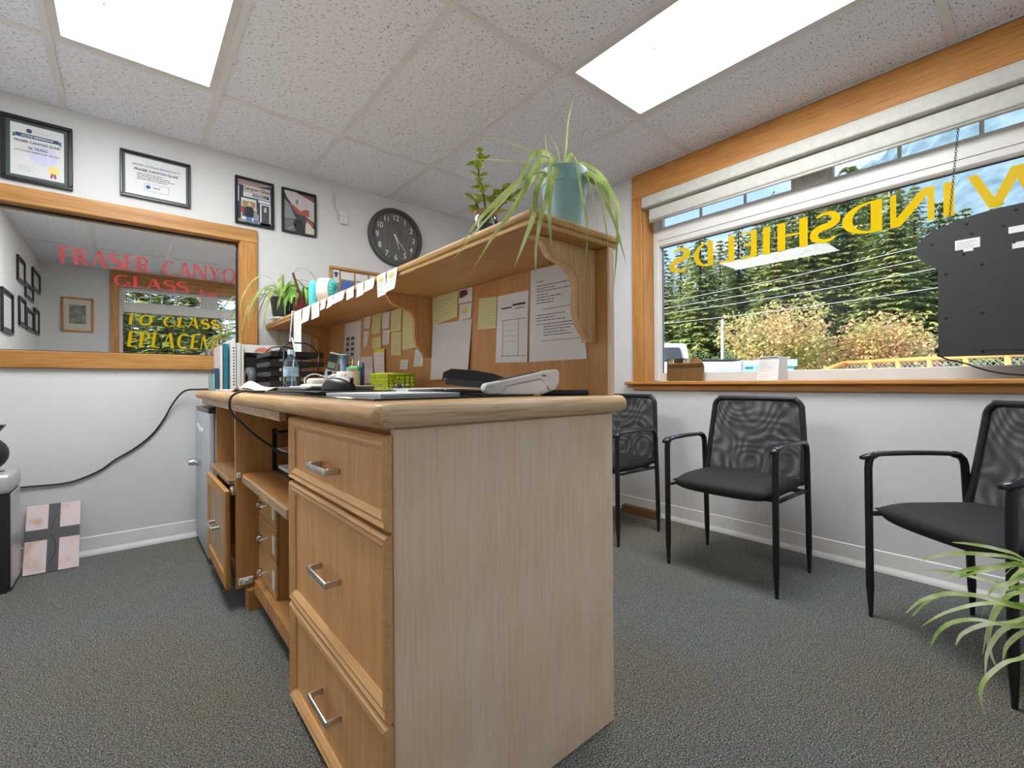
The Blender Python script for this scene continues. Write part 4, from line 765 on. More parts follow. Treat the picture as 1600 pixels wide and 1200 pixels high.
# photo of a worker leaning over a windscreen
t, F0 = picture('framed photo of a person in red working on a car windscreen', .806, 1.032, 1.957, 2.259, .014, M('photo_dark', (.05, .05, .06), .35), name='photo_frame')
patch(t, F0, .0002, (.55, .50, .52), [(.820, 2.245), (.90, 2.245), (1.018, 2.20), (1.018, 2.06), (.96, 2.09), (.90, 2.12), (.84, 2.20)]); patch(t, F0, .0003, (.22, .24, .26), [(.820, 2.19), (.86, 2.15), (.885, 2.09), (.90, 2.06), (.820, 2.05)]); patch(t, F0, .0003, (.14, .14, .16), [(.820, 2.045), (.90, 2.055), (.94, 2.03), (.955, 1.972), (.820, 1.972)]); patch(t, F0, .0004, (.015, .015, .02), [(.89, 2.06), (.93, 2.06), (.958, 2.02), (.955, 1.972), (.90, 1.972), (.88, 2.02)])
patch(t, F0, .0005, (.62, .56, .48), [(.958, 1.972), (1.018, 1.972), (1.018, 2.01), (.97, 2.06), (.960, 2.03)]); patch(t, F0, .0006, (.38, .09, .06), [(.86, 2.16), (.88, 2.155), (.93, 2.12), (.96, 2.14), (.985, 2.135), (.99, 2.09), (.955, 2.09), (.90, 2.10)], [(.96, 2.06), (1.01, 2.03), (1.012, 2.05), (.97, 2.075)]); patch(t, F0, .0007, (.45, .45, .44), [(.985, 2.13), (1.008, 2.12), (1.008, 2.07), (.985, 2.08)]); patch(t, F0, .0007, (.62, .62, .64), [(.91, 2.17), (.925, 2.20), (.93, 2.195), (.917, 2.165)]); patch(t, F0, .0005, (.20, .20, .24), [(.895, 2.19), (.915, 2.195), (.915, 2.165), (.90, 2.16)]); patch(t, F0, .0005, (.18, .08, .10), [(.96, 2.222), (1.018, 2.20), (1.018, 2.235), (.93, 2.24)]); patch(t, F0, .0004, (.30, .31, .33), [(.84, 1.98), (.90, 2.03), (.905, 2.025), (.85, 1.978)])
# clock
cx, cz = 1.638, 2.078; t = thing('wall_clock', 'large round dark grey wall clock with white numerals', 'clock', (cx, D-.02, cz-.228))
m = MB(); m.lathe([(.196, -.004), (.196, -.030), (.204, -.036), (.222, -.034), (.229, -.020), (.229, -.002), (.196, -.002)], (cx, D, cz), 56, 'y'); m.build('rim', M('clock_rim', (.065, .065, .068), .45), t, 'auto')
m = MB(); m.lathe([(0, -.010), (.1955, -.010), (.1955, -.003), (0, -.003)], (cx, D, cz), 48, 'y'); m.build('face', wood('clock_face', (.13, .13, .13), (.19, .19, .185), 'z', rough=.6, fine=.3, seed=21), t)
NUM = M('numeral_white', (.80, .80, .80), .5)
for k in range(1, 13):
    a = math.radians(30*k); m = MB(); nx, nz = cx+.155*math.sin(a), cz+.155*math.cos(a); put_text(m, str(k), .062, lambda x, y: (nx+x, D-.0115, nz+y), .0006, sxx=.92); m.build('numeral', NUM, t, norm=False)
def hand(ang, ln, w, y):
    a = math.radians(ang); d = Vector((math.sin(a), 0, math.cos(a))); p = Vector((math.cos(a), 0, -math.sin(a))); c = Vector((cx, y, cz)); m = MB(); yy = Vector((0, .0012, 0))
    pts = [c-d*.03+p*w, c+d*ln+p*w*.4, c+d*ln-p*w*.4, c-d*.03-p*w]; m.add([q for q in pts]+[q-yy for q in pts], [(0, 1, 2, 3), (7, 6, 5, 4), (0, 4, 5, 1), (1, 5, 6, 2), (2, 6, 7, 3), (3, 7, 4, 0)]); m.build('hand', NUM, t)
hand(163, .095, .004, D-.013); hand(140, .138, .0035, D-.0155); m = MB(); m.lathe([(0, -.018), (.007, -.018), (.007, -.0105), (0, -.0105)], (cx, D, cz), 12, 'y'); m.build('hub', NUM, t)
# corkboard behind the shelf
t = thing('corkboard', 'small wood-framed corkboard with cards behind the hutch shelf', 'board', (1.33, D-.01, 1.40)); CK = M('cork', (.40, .22, .10), .9, noise=.3, nscale=60)
x0, x1, z0, z1, k = 1.120, 1.56, 1.40, 1.777, .020; f = MB(tfB)
for a in ((x0, x1, z1-k, z1), (x0, x1, z0, z0+k), (x0, x0+k, z0+k, z1-k), (x1-k, x1, z0+k, z1-k)): f.rbox(a[0], a[1], -.018, -.001, a[2], a[3], .003, 1)
f.build('frame', OAK_X, t); MB(tfB).box(x0+k, x1-k, -.008, -.002, z0+k, z1-k).build('cork_panel', CK, t)
for a, mt, lab in (((1.145, 1.190, 1.66, 1.752), PAPER, 'white card with blue figure on the corkboard, leftmost'), ((1.203, 1.300, 1.690, 1.745), PAPER, 'white card pair pinned near the corkboard top'), ((1.312, 1.405, 1.690, 1.745), PAPER, 'white card with red mark on the corkboard'), ((1.420, 1.49, 1.70, 1.75), PAPERG, 'rightmost pale card on the corkboard'), ((1.205, 1.30, 1.60, 1.680), M('blue_card', (.05, .14, .42), .5), 'blue card on the corkboard'), ((1.312, 1.40, 1.61, 1.682), PAPERG, 'pale card below the red-marked one')):
    m = MB(tfB); m.box(a[0], a[1], -.0105, -.0085, a[2], a[3]); m.solo('card', mt, lab, 'card')
m = MB(tfB); m.box(1.158, 1.178, -.0115, -.0107, 1.70, 1.738); m.box(1.152, 1.184, -.0115, -.0107, 1.722, 1.730); m.solo('card_figure', INKB, 'blue figure printed on the leftmost corkboard card', 'print')
# wall junction box with wires
t = thing('junction_box', 'small white wall box with loose wires below the ceiling', 'wall box', (1.22, D-.02, 2.09))
MB(tfB).rbox(1.195, 1.250, -.022, -.001, 2.095, 2.150, .004, 2).build('box', M('ivory_plastic', (.72, .72, .68), .4), t, 'auto'); MB(tfB).rbox(1.185, 1.250, -.010, -.001, 2.155, 2.195, .003, 1).build('bracket', WHITEP, t); MB(tfB).box(1.212, 1.232, -.0235, -.0222, 2.105, 2.140).build('cover_label', PAPERG, t)
m = MB(tfB); m.tube(smoothpath([(1.155, -.006, 2.375), (1.150, -.006, 2.30), (1.158, -.008, 2.20), (1.185, -.010, 2.175), (1.195, -.012, 2.16)], 20), .004, 6); m.tube(smoothpath([(1.165, -.006, 2.30), (1.168, -.008, 2.20), (1.180, -.014, 2.130), (1.20, -.018, 2.112)], 16), .0025, 6); m.build('wires', WHITEP, t, True)
# black cord along the wall
m = MB(); m.tube(smoothpath([(-.50, D-.03, .400), (-.411, D-.012, .408), (-.241, D-.010, .407), (-.12, D-.010, .452), (-.051, D-.010, .507), (.03, D-.010, .560), (.109, D-.010, .632), (.165, D-.012, .720), (.212, D-.03, .82), (.262, D-.06, .885), (.33, D-.10, .8935), (.42, D-.14, .892)], 60), .005, 7)
m.solo('wall_cable', BLACKP, 'black cable running up the white wall to the counter', 'cable', smooth=True)
# boards leaning, shredder, bag
t = thing('leaning_panel', 'pink marbled glass panel with grey cross bands leaning on the wall', 'panel', (-.3, 3.2, 0))
PK = foliage('pink_marble', [(.62, .42, .34), (.74, .60, .58), (.70, .62, .64), (.60, .34, .20)], 9, 0, 4); b0 = Vector((-.388, 3.205, .002)); ux = Vector((.198, -.010, 0)); up = Vector((0, .150, .305)); nn = ux.cross(up).normalized()
if nn.y > 0: nn = -nn
def slab(a0, a1, c0, c1, d0, d1): 
    m = MB(); P = lambda a, c, d: (b0+ux*a+up*c+nn*d)[:]; m.add([P(a0, c0, d0), P(a1, c0, d0), P(a1, c1, d0), P(a0, c1, d0), P(a0, c0, d1), P(a1, c0, d1), P(a1, c1, d1), P(a0, c1, d1)], [(0, 3, 2, 1), (4, 5, 6, 7), (0, 1, 5, 4), (1, 2, 6, 5), (2, 3, 7, 6), (3, 0, 4, 7)]); return m
slab(0, 1, 0, 1, 0, .006).build('sheet', PK, t); GB = M('grey_tape', (.075, .075, .08), .5, noise=.15); slab(.40, .62, 0, 1, .0062, .0070).build('band', GB, t); slab(0, .3995, .47, .63, .0062, .0070).build('band', GB, t); slab(.6205, 1, .47, .63, .0062, .0070).build('band', GB, t)
m = MB(); P3 = lambda a, c: (b0+ux*a+up*c+nn*.0078)[:]
m.tube(smoothpath([P3(.55, .82), P3(.50, .72), P3(.44, .60)], 8), .0012, 5); m.tube(smoothpath([P3(.47, .52), P3(.55, .40), P3(.55, .25), P3(.45, .12)], 10), .0012, 5); m.build('scratch', BLACKP, t)
t = thing('paper_shredder', 'black paper shredder with silver top at the left edge', 'shredder', (-.52, 3.12, 0))
SV = M('silver_plastic', (.55, .55, .55), .35, metal=.4)
m = MB(); m.prism([(-.66, .0), (-.412, .0), (-.405, .06), (-.402, .440), (-.66, .440)], 'y', 3.00, 3.23); m.build('bin', BLACKS, t); MB().rbox(-.402, -.3955, 3.005, 3.225, .02, .440, .003, 1).build('side_trim', SV, t); m = MB(); m.rbox(-.66, -.394, 2.985, 3.235, .4405, .530, .020, 3); m.build('top', SV, t, 'auto'); m = MB(); m.rbox(-.62, -.43, 3.10, 3.115, .529, .5325, .001, 1); m.build('slot', BLACKP, t)
t = thing('black_bag', 'black rounded bag with pointed flap lying on the shredder', 'bag', (-.50, 3.09, .533))
BF = M('bag_fabric', (.018, .019, .024), .6, bump=.3, bscale=80)
m = MB(); m.lathe([(0, -.075), (.05, -.07), (.075, -.04), (.080, 0), (.072, .045), (.045, .07), (0, .075)], (-.492, 3.09, .614), 22, 'y'); m.build('pouch', BF, t, True)
m = MB(); m.lathe([(.045, -.083), (.052, -.078), (.045, -.072)], (-.492, 3.09, .614), 20, 'y'); m.build('seam_ring', BLACKS, t, True)
m = MB(); m.prism([(-.50, .685), (-.46, .690), (-.425, .742), (-.50, .748), (-.56, .72)], 'y', 3.06, 3.12); m.build('flap', BF, t)
# brown block by the skirting
m = MB(); m.prism([(2.690, .001), (2.752, .001), (2.748, .040), (2.735, .052), (2.700, .048)], 'y', 1.720, 1.995); m.solo('wood_offcut', DARKW, 'brown wood offcut on the carpet behind the hidden chair', 'wood block')

# ================================================================ notes on the hutch
def note(label, pts, mat, ink=INKG, nl=4, X=.9898, bulge=.002, ruled=False, curl=.003, group=None, name='note', extra=None, th=.0014):
    tl, tr, br, bl = [(X, y, z) for y, z in pts]; zs = [z for _, z in pts]; ys = [y for y, _ in pts]
    t = thing(name, label, 'note', (X, sum(ys)/4, min(zs)), group)
    m = MB(); sheet(m, tl, tr, br, bl, bulge, (-1, 0, 0), 6, .0006, curl); m.build('sheet', mat, t)
    p = MB(); q = random.Random(int(sum(ys)*1000))
    def fn(a, b): 
        T = Vector(tl)*(1-a)+Vector(tr)*a; Bm = Vector(bl)*(1-a)+Vector(br)*a; v = T*(1-b)+Bm*b; v.x -= .0013+bulge*math.sin(math.pi*b)*(.6+.4*math.sin(math.pi*a))+curl*b**3; return v[:]
    for k in range(nl):
        b = .16+.74*(k+.5)/nl if not ruled else .1+.85*k/nl; hgt = th/(max(zs)-min(zs)); a = .12 if not ruled else .03; ae = q.uniform(.5, .9) if not ruled else .97
        while a < ae:
            w = q.uniform(.08, .2) if not ruled else .94; e = min(a+w, ae); p.add([fn(a, b), fn(e, b), fn(e, b+hgt), fn(a, b+hgt)], [(0, 1, 2, 3)]); a = e+.03
    if extra: extra(p, fn)
    if p.f: p.build('print', ink, t, norm=False)
    return t, fn
GN = 'papers pinned to the hutch panel'
YR = M('yellow_rule', (.52, .50, .30), .8)
# large sheets
t, fn = note('large white notice sheet with red underlines, partly behind the near bracket', [(1.076, 1.279), (.880, 1.272), (.845, .987), (1.085, .987)], PAPER, INK, 0, bulge=.001, curl=.001, name='paper_sheet')
p = MB(); q = random.Random(5)
for b, a1 in ((.14, .30), (.185, .85), (.215, .55), (.245, .88), (.28, .40), (.31, .65), (.34, .50), (.37, .50), (.50, .70), (.53, .52), (.56, .70), (.60, .82), (.63, .95), (.66, .78), (.69, .72), (.72, .80)):
    a = .14 if b < .62 else .28
    while a < a1: e = min(a+q.uniform(.05, .12), a1); p.add([fn(a, b), fn(e, b), fn(e, b+.007), fn(a, b+.007)], [(0, 1, 2, 3)]); a = e+.012
p.build('print', INK, t, norm=False); p = MB()
for b in (.44, .78): p.add([fn(.25, b), fn(.92, b), fn(.92, b+.006), fn(.25, b+.006)], [(0, 1, 2, 3)])
p.build('red_line', INKR, t, norm=False)
t, fn = note('white order form with ruled table beside the notice sheet', [(1.248, 1.222), (1.088, 1.219), (1.094, .987), (1.258, .991)], PAPER, INKG, 0, name='paper_sheet')
p = MB()
for a0, a1, b0_, b1_ in ((.18, .96, .375, .382), (.18, .96, .90, .907), (.22, .23, .38, .90), (.72, .73, .38, .90), (.15, .50, .19, .21), (.52, .92, .155, .185), (.6, .9, .22, .23), (.25, .68, .45, .453), (.25, .68, .53, .533), (.25, .68, .61, .613), (.25, .68, .69, .693)): p.add([fn(a0, b0_), fn(a1, b0_), fn(a1, b1_), fn(a0, b1_)], [(0, 1, 2, 3)])
p.build('table_print', INK, t, norm=False)
note('yellow ruled note left of the order form', [(1.358, 1.232), (1.252, 1.222), (1.256, 1.112), (1.363, 1.117)], PAPERY, YR, 9, ruled=True, name='note')
note('large curled white drawing sheet below the yellow note', [(1.690, 1.168), (1.403, 1.162), (1.420, .940), (1.690, .936)], PAPERG, INKG, 0, bulge=.008, curl=.014, name='paper_sheet')
note('yellow handwritten note beside the middle bracket', [(1.688, 1.282), (1.497, 1.282), (1.500, 1.180), (1.686, 1.165)], PAPERY, INKB, 8, name='note')
t, fn = note('small picture card next to the yellow handwritten note', [(1.489, 1.282), (1.398, 1.280), (1.399, 1.226), (1.489, 1.230)], PAPER, INKG, 0, name='card'); p = MB(); p.add([fn(.06, .08), fn(.60, .08), fn(.70, .45), fn(.30, .62), fn(.06, .62)], [(0, 1, 2, 3, 4)]); p.build('picture', M('card_maroon', (.14, .02, .03), .5), t, norm=False)
t, fn = note('white card with a gold emblem below the picture card', [(1.484, 1.226), (1.403, 1.222), (1.408, 1.166), (1.488, 1.164)], PAPER, INKG, 1, name='card'); p = MB(); p.add([fn(.5+.28*math.cos(i*.52), .42+.24*math.sin(i*.52)) for i in range(12)], [tuple(range(12))]); p.build('emblem', GOLDI, t, norm=False)
t, fn = note('white sheet with rows of small dark pictures by the far bracket', [(2.701, 1.276), (2.459, 1.269), (2.480, .930), (2.740, .930)], PAPER, INKG, 2, name='paper_sheet'); p = MB()
for r_i in range(8):
    for c_i in range(2): a = .14+.30*c_i; b = .24+.088*r_i; p.add([fn(a, b), fn(a+.2, b), fn(a+.2, b+.056), fn(a, b+.056)], [(0, 1, 2, 3)])
p.build('pictures', M('photo_grey', (.10, .10, .11), .6), t, norm=False)
for lab, pts, mt, ink, nl, ru in (
    ('white card first in the upper row right of the picture sheet', [(2.415, 1.280), (2.329, 1.280), (2.339, 1.215), (2.416, 1.219)], PAPER, INKG, 4, 0),
    ('yellow ruled note second in the upper row', [(2.305, 1.280), (2.194, 1.280), (2.211, 1.180), (2.314, 1.179)], PAPERY, YR, 7, 1),
    ('white card third in the upper row', [(2.179, 1.277), (2.099, 1.277), (2.107, 1.195), (2.188, 1.197)], PAPER, INKG, 5, 0),
    ('yellow ruled note fourth in the upper row', [(2.084, 1.275), (1.976, 1.277), (1.977, 1.172), (2.086, 1.172)], PAPERY, YR, 8, 1),
    ('tall yellow note tucked behind the middle bracket', [(1.963, 1.275), (1.790, 1.262), (1.790, 1.085), (1.965, 1.075)], PAPERY, YR, 12, 1),
    ('yellow ruled note hanging below the fourth upper note', [(2.086, 1.169), (1.977, 1.165), (1.978, 1.054), (2.087, 1.057)], PAPERY, YR, 8, 1),
    ('curled white slip below the first card', [(2.425, 1.206), (2.347, 1.202), (2.382, 1.120), (2.426, 1.117)], PAPER, INKG, 3, 0),
    ('short yellow note below the second upper note', [(2.315, 1.160), (2.200, 1.162), (2.197, 1.101), (2.307, 1.104)], PAPERY, YR, 5, 1),
    ('white card below the third upper card', [(2.180, 1.190), (2.100, 1.186), (2.108, 1.114), (2.182, 1.116)], PAPER, INKG, 5, 0),
    ('tiny white note alone near the green basket', [(1.985, 1.033), (1.908, 1.030), (1.915, .986), (1.993, .988)], PAPER, INKG, 2, 0),
    ('white card with emblem just left of the middle bracket foot', [(1.841, 1.074), (1.772, 1.071), (1.773, .996), (1.860, .996)], PAPER, INKG, 4, 0),
    ('pale printed form behind the green basket', [(2.480, 1.068), (2.308, 1.067), (2.301, .930), (2.483, .920)], PAPERG, INKG, 8, 0)): note(lab, pts, mt, ink, nl, ruled=bool(ru), th=.0016)
t, fn = note('white card with yellow top strip curling over the printed form', [(2.283, 1.100), (2.152, 1.097), (2.146, .965), (2.261, .965)], PAPER, INKG, 4, bulge=.006, X=.985, name='note'); p = MB(); p.add([fn(0, 0), fn(1, 0), fn(1, .14), fn(0, .14)], [(0, 1, 2, 3)]); p.build('yellow_strip', M('strip_yellow', (.75, .66, .05), .7), t, norm=False)
# slips hanging from the shelf edge
GS = 'slips taped along the hutch shelf edge'
SL = [(2.690, 2.548, 1.083, 'long white paper strip hanging from the far shelf edge', 6), (2.520, 2.394, 1.235, 'white slip right beside the long hanging strip', 4), (2.372, 2.254, 1.238, 'white slip second after the long hanging strip', 4), (2.234, 2.162, 1.266, 'narrow white slip third after the long strip', 3), (2.135, 2.068, 1.262, 'narrow white slip fourth after the long strip', 3), (2.051, 1.919, 1.272, 'wide white slip fifth after the long strip', 3), (1.897, 1.820, 1.268, 'white slip sixth after the long strip', 3), (1.792, 1.722, 1.262, 'white slip fifth from the near bracket side', 3), (1.709, 1.620, 1.268, 'white slip third from the near end of the row', 3), (1.597, 1.525, 1.234, 'white card with gold emblem, second from the near end of the row', 3), (1.510, 1.432, 1.240, 'white card with gold emblem, nearest of the shelf edge row', 3)]
for k, (y0, y1, zb, lab, nl) in enumerate(SL):
    sk = R.uniform(-.012, .012); t, fn = note(lab, [(y0, 1.316), (y1, 1.317), (y1+sk, zb+.004), (y0+sk, zb)], M('slip_paper', (.74, .755, .74), .7), INKG, nl, X=.7034, bulge=.002, curl=R.uniform(.002, .012), group=GS, name='paper_slip')
    if k >= 9: p = MB(); p.add([fn(.5+.25*math.cos(i*.52), .28+.13*math.sin(i*.52)) for i in range(12)], [tuple(range(12))]); p.build('emblem', GOLDI, t, norm=False)
NEAR=[
 [(0.902, 0.857, 1.485), (0.912, 0.849, 1.549), (0.917, 0.845, 1.627), (0.929, 0.834, 1.696)],
 [(0.895, 0.863, 1.492), (0.86, 0.893, 1.532), (0.82, 0.926, 1.558), (0.774, 0.965, 1.58), (0.728, 1.005, 1.592)],
 [(0.89, 0.867, 1.492), (0.85, 0.901, 1.503), (0.8, 0.943, 1.52), (0.754, 0.982, 1.526), (0.705, 1.024, 1.525)],
 [(0.899, 0.86, 1.492), (0.82, 0.812, 1.489), (0.749, 0.778, 1.464), (0.691, 0.753, 1.421), (0.675, 0.774, 1.371), (0.675, 0.843, 1.341), (0.675, 0.948, 1.3), (0.675, 1.05, 1.251)],
 [(0.897, 0.862, 1.492), (0.806, 0.814, 1.477), (0.731, 0.774, 1.427), (0.68, 0.754, 1.358), (0.68, 0.803, 1.316), (0.68, 0.875, 1.275), (0.68, 0.953, 1.216)],
 [(0.901, 0.859, 1.492), (0.843, 0.821, 1.497), (0.78, 0.777, 1.446), (0.729, 0.735, 1.351), (0.707, 0.735, 1.288), (0.692, 0.735, 1.221), (0.69, 0.735, 1.154)],
 [(0.903, 0.856, 1.492), (0.88, 0.807, 1.505), (0.855, 0.768, 1.486), (0.837, 0.74, 1.435), (0.852, 0.74, 1.37), (0.871, 0.74, 1.295), (0.853, 0.74, 1.145)],
 [(0.913, 0.849, 1.488), (0.943, 0.818, 1.49), (0.966, 0.793, 1.475), (0.988, 0.768, 1.447), (1.008, 0.746, 1.386), (1.018, 0.737, 1.322)],
 [(0.913, 0.849, 1.488), (0.952, 0.803, 1.484), (0.977, 0.77, 1.437), (0.982, 0.753, 1.373), (0.99, 0.735, 1.302), (1.006, 0.721, 1.223)],
 [(0.913, 0.849, 1.488), (0.926, 0.777, 1.463), (0.919, 0.744, 1.404), (0.932, 0.735, 1.331), (0.944, 0.735, 1.26), (0.923, 0.735, 1.143)],
 [(0.919, 0.843, 1.488), (0.91, 0.778, 1.454), (0.895, 0.745, 1.398), (0.911, 0.745, 1.346), (0.921, 0.745, 1.311)],
 [(0.895, 0.863, 1.492), (0.777, 0.842, 1.443), (0.708, 0.835, 1.39), (0.69, 0.887, 1.358), (0.69, 0.955, 1.334), (0.69, 1.023, 1.296)],
 [(0.893, 0.865, 1.492), (0.874, 0.881, 1.541), (0.869, 0.885, 1.596)],
 [(0.901, 0.859, 1.492), (0.896, 0.863, 1.549), (0.881, 0.875, 1.586)],
 [(0.919, 0.843, 1.488), (0.935, 0.768, 1.441), (0.939, 0.74, 1.384), (0.97, 0.74, 1.35), (1.011, 0.74, 1.294)],
 [(0.887, 0.87, 1.492), (0.789, 0.813, 1.43), (0.711, 0.754, 1.352), (0.685, 0.735, 1.29), (0.685, 0.765, 1.241), (0.685, 0.801, 1.188)],
 [(0.882, 0.874, 1.489), (0.86, 0.919, 1.48), (0.846, 0.956, 1.445), (0.846, 0.982, 1.416), (0.837, 0.994, 1.394)],
 [(0.919, 0.843, 1.488), (0.946, 0.766, 1.452), (0.968, 0.736, 1.398), (0.976, 0.73, 1.332), (0.972, 0.73, 1.248), (0.958, 0.73, 1.153)],
 [(0.906, 0.854, 1.492), (0.842, 0.811, 1.467), (0.768, 0.762, 1.385), (0.738, 0.74, 1.318), (0.741, 0.74, 1.261), (0.747, 0.74, 1.218)],
 [(0.906, 0.854, 1.488), (0.971, 0.866, 1.539), (1.045, 0.87, 1.55), (1.115, 0.878, 1.538), (1.138, 0.872, 1.504)],
 [(0.893, 0.865, 1.492), (0.92, 0.942, 1.538), (0.951, 1.016, 1.549), (0.952, 1.055, 1.513)],
]
FLOORP=[
 [(1.766, -0.024, 0.384), (1.642, 0.048, 0.491), (1.559, 0.085, 0.524), (1.478, 0.121, 0.545), (1.406, 0.148, 0.559)],
 [(1.766, -0.024, 0.384), (1.657, 0.048, 0.48), (1.553, 0.116, 0.506), (1.468, 0.168, 0.511), (1.407, 0.2, 0.501)],
 [(1.766, -0.024, 0.384), (1.697, 0.029, 0.402), (1.655, 0.059, 0.415), (1.578, 0.118, 0.44), (1.514, 0.168, 0.458), (1.457, 0.21, 0.465)],
 [(1.766, -0.024, 0.384), (1.65, 0.048, 0.471), (1.55, 0.106, 0.478), (1.476, 0.142, 0.476), (1.421, 0.162, 0.466)],
 [(1.766, -0.024, 0.384), (1.665, 0.048, 0.469), (1.614, 0.078, 0.471), (1.553, 0.116, 0.464), (1.5, 0.148, 0.453)],
 [(1.766, -0.024, 0.384), (1.649, 0.048, 0.371), (1.538, 0.116, 0.409), (1.453, 0.161, 0.425), (1.381, 0.196, 0.42), (1.327, 0.215, 0.401)],
 [(1.766, -0.024, 0.384), (1.661, 0.049, 0.375), (1.573, 0.107, 0.401), (1.492, 0.16, 0.416), (1.435, 0.192, 0.404), (1.389, 0.215, 0.372)],
 [(1.766, -0.024, 0.384), (1.697, 0.029, 0.363), (1.643, 0.069, 0.376), (1.578, 0.119, 0.378), (1.507, 0.173, 0.358), (1.459, 0.208, 0.328)],
 [(1.766, -0.024, 0.384), (1.655, 0.049, 0.326), (1.549, 0.117, 0.35), (1.481, 0.154, 0.353), (1.43, 0.175, 0.338), (1.395, 0.184, 0.312)],
 [(1.766, -0.024, 0.384), (1.652, 0.059, 0.335), (1.578, 0.108, 0.333), (1.523, 0.142, 0.316), (1.495, 0.152, 0.294)],
 [(1.766, -0.024, 0.384), (1.661, 0.039, 0.335), (1.596, 0.067, 0.339), (1.543, 0.085, 0.332), (1.495, 0.1, 0.299), (1.463, 0.101, 0.261)],
 [(1.766, -0.024, 0.384), (1.672, 0.039, 0.261), (1.607, 0.078, 0.243), (1.555, 0.107, 0.212), (1.528, 0.114, 0.183), (1.519, 0.106, 0.143)],
 [(1.766, -0.024, 0.384), (1.661, 0.059, 0.402), (1.619, 0.089, 0.365), (1.596, 0.104, 0.313), (1.593, 0.101, 0.261), (1.601, 0.089, 0.222)],
 [(1.766, -0.024, 0.384), (1.667, 0.034, 0.325), (1.607, 0.057, 0.317), (1.558, 0.073, 0.302), (1.522, 0.077, 0.283)],
 [(1.766, -0.024, 0.384), (1.695, 0.018, 0.422), (1.639, 0.048, 0.428), (1.585, 0.077, 0.42)],
 [(1.766, -0.024, 0.384), (1.654, 0.038, 0.45), (1.581, 0.066, 0.446), (1.516, 0.088, 0.446), (1.467, 0.097, 0.44)],
]
# ================================================================ things on the worktop (top at ZT)
Z0 = ZT+.0005
# glossy black desk pad, loose papers, laptop, mouse
m = MB(); m.rbox(.372, .800, .860, 1.500, Z0, Z0+.004, .0015, 1); m.solo('glass_sheet', M('smoked_glass', (.03, .035, .03), .06), 'dark glossy glass sheet lying on the near worktop', 'glass sheet')
def loose(name, label, c, w, d, ang, z, th, mat, cat='papers'):
    m = MB(); m.box(-w/2, w/2, -d/2, d/2, 0, th); a = math.radians(ang); m.tf = lambda v: (c[0]+math.cos(a)*v[0]-math.sin(a)*v[1], c[1]+math.sin(a)*v[0]+math.cos(a)*v[1], z+v[2]); return m.solo(name, mat, label, cat)
loose('paper_stack', 'white papers at the near worktop edge beside the mouse pad', (.53, 1.12), .22, .30, 4, Z0+.0045, .006, PAPER); loose('paper_stack', 'loose stack of papers behind the stapler', (.78, 1.30), .26, .22, -12, Z0+.0045, .012, PAPER); loose('paper_sheet', 'single tilted sheet on top of the loose stack', (.79, 1.31), .21, .28, 9, Z0+.0170, .0012, PAPERG, 'paper')
m = MB(); m.rbox(.375, .66, 1.51, 2.10, Z0, Z0+.004, .0015, 1); m.solo('desk_pad', BLACKP, 'black desk pad under the laptop', 'desk pad')
m = MB(); m.rbox(.395, .62, 1.275, 1.500, Z0+.0108, Z0+.0138, .001, 1); m.solo('mouse_pad', BLACKP, 'thin black mouse pad under the mouse', 'mouse pad')
t = thing('laptop', 'closed silver laptop on the black desk pad', 'laptop', (.55, 1.78, Z0+.0045)); SVL = M('laptop_silver', (.55, .56, .58), .3, metal=.8)
MB().rbox(.44, .675, 1.56, 1.92, Z0+.0045, Z0+.0155, .004, 2).build('base', M('laptop_dark', (.08, .08, .085), .4), t, 'auto'); MB().rbox(.44, .675, 1.56, 1.92, Z0+.016, Z0+.0235, .003, 2).build('lid', SVL, t, 'auto')
m = MB(); m.box(.455, .70, 1.545, 1.80, Z0+.0240, Z0+.0275); m.solo('paper_stack', PAPER, 'white papers lying on the closed laptop', 'papers')
t = thing('computer_mouse', 'black computer mouse near the worktop edge', 'mouse', (.490, 1.390, Z0+.014))
m = MB(); nu, nv = 14, 20; zb = Z0+.0142
for i in range(nu+1):
    th = math.pi/2*i/nu
    for j in range(nv):
        ph = 2*math.pi*j/nv; lx, ly = .060*math.cos(ph)*math.cos(th)**.6, .034*math.sin(ph)*math.cos(th)**.6; hz = .038*math.sin(th)*(1-.25*math.cos(ph)*math.cos(th)); a = math.radians(-62); m.v.append((.490+math.cos(a)*lx-math.sin(a)*ly, 1.390+math.sin(a)*lx+math.cos(a)*ly, zb+hz))
for i in range(nu):
    for j in range(nv): m.f.append((i*nv+j, i*nv+(j+1) % nv, (i+1)*nv+(j+1) % nv, (i+1)*nv+j))
m.f.append(tuple(range(nv))); m.build('shell', M('mouse_black', (.016, .016, .018), .35), t, True)
m = MB(); a = math.radians(-62); pts = [(.490+math.cos(a)*l_-math.sin(a)*.0, 1.390+math.sin(a)*l_, zb+.0385*math.sqrt(max(0, 1-(l_/.0605)**2))*(1-.12*l_/.06)+.0006) for l_ in [x*.005 for x in range(-9, 10)]]; m.tube(pts, .0028, 6, flat=2.2); m.build('top_stripe', SVL, t, True)
m = MB(); m.lathe([(0, -.004), (.008, -.004), (.009, 0), (.008, .004), (0, .004)], (.512, 1.349, zb+.0310), 12, 'x'); m.build('scroll_wheel', BLACKS, t, True)
m = MB(); m.tube(smoothpath([(.400, 1.93, Z0+.008), (.370, 1.96, Z0+.008), (.335, 1.98, Z0+.009), (.302, 1.985, ZT-.008), (.293, 1.985, .850), (.300, 1.985, .815), (.330, 1.97, .775), (.375, 1.95, .725), (.425, 1.93, .680), (.465, 1.90, .655), (.52, 1.885, .6585)], 60), .0042, 7); m.solo('looped_cable', BLACKP, 'black cable looping over the worktop front into the desk bay', 'cable', smooth=True)
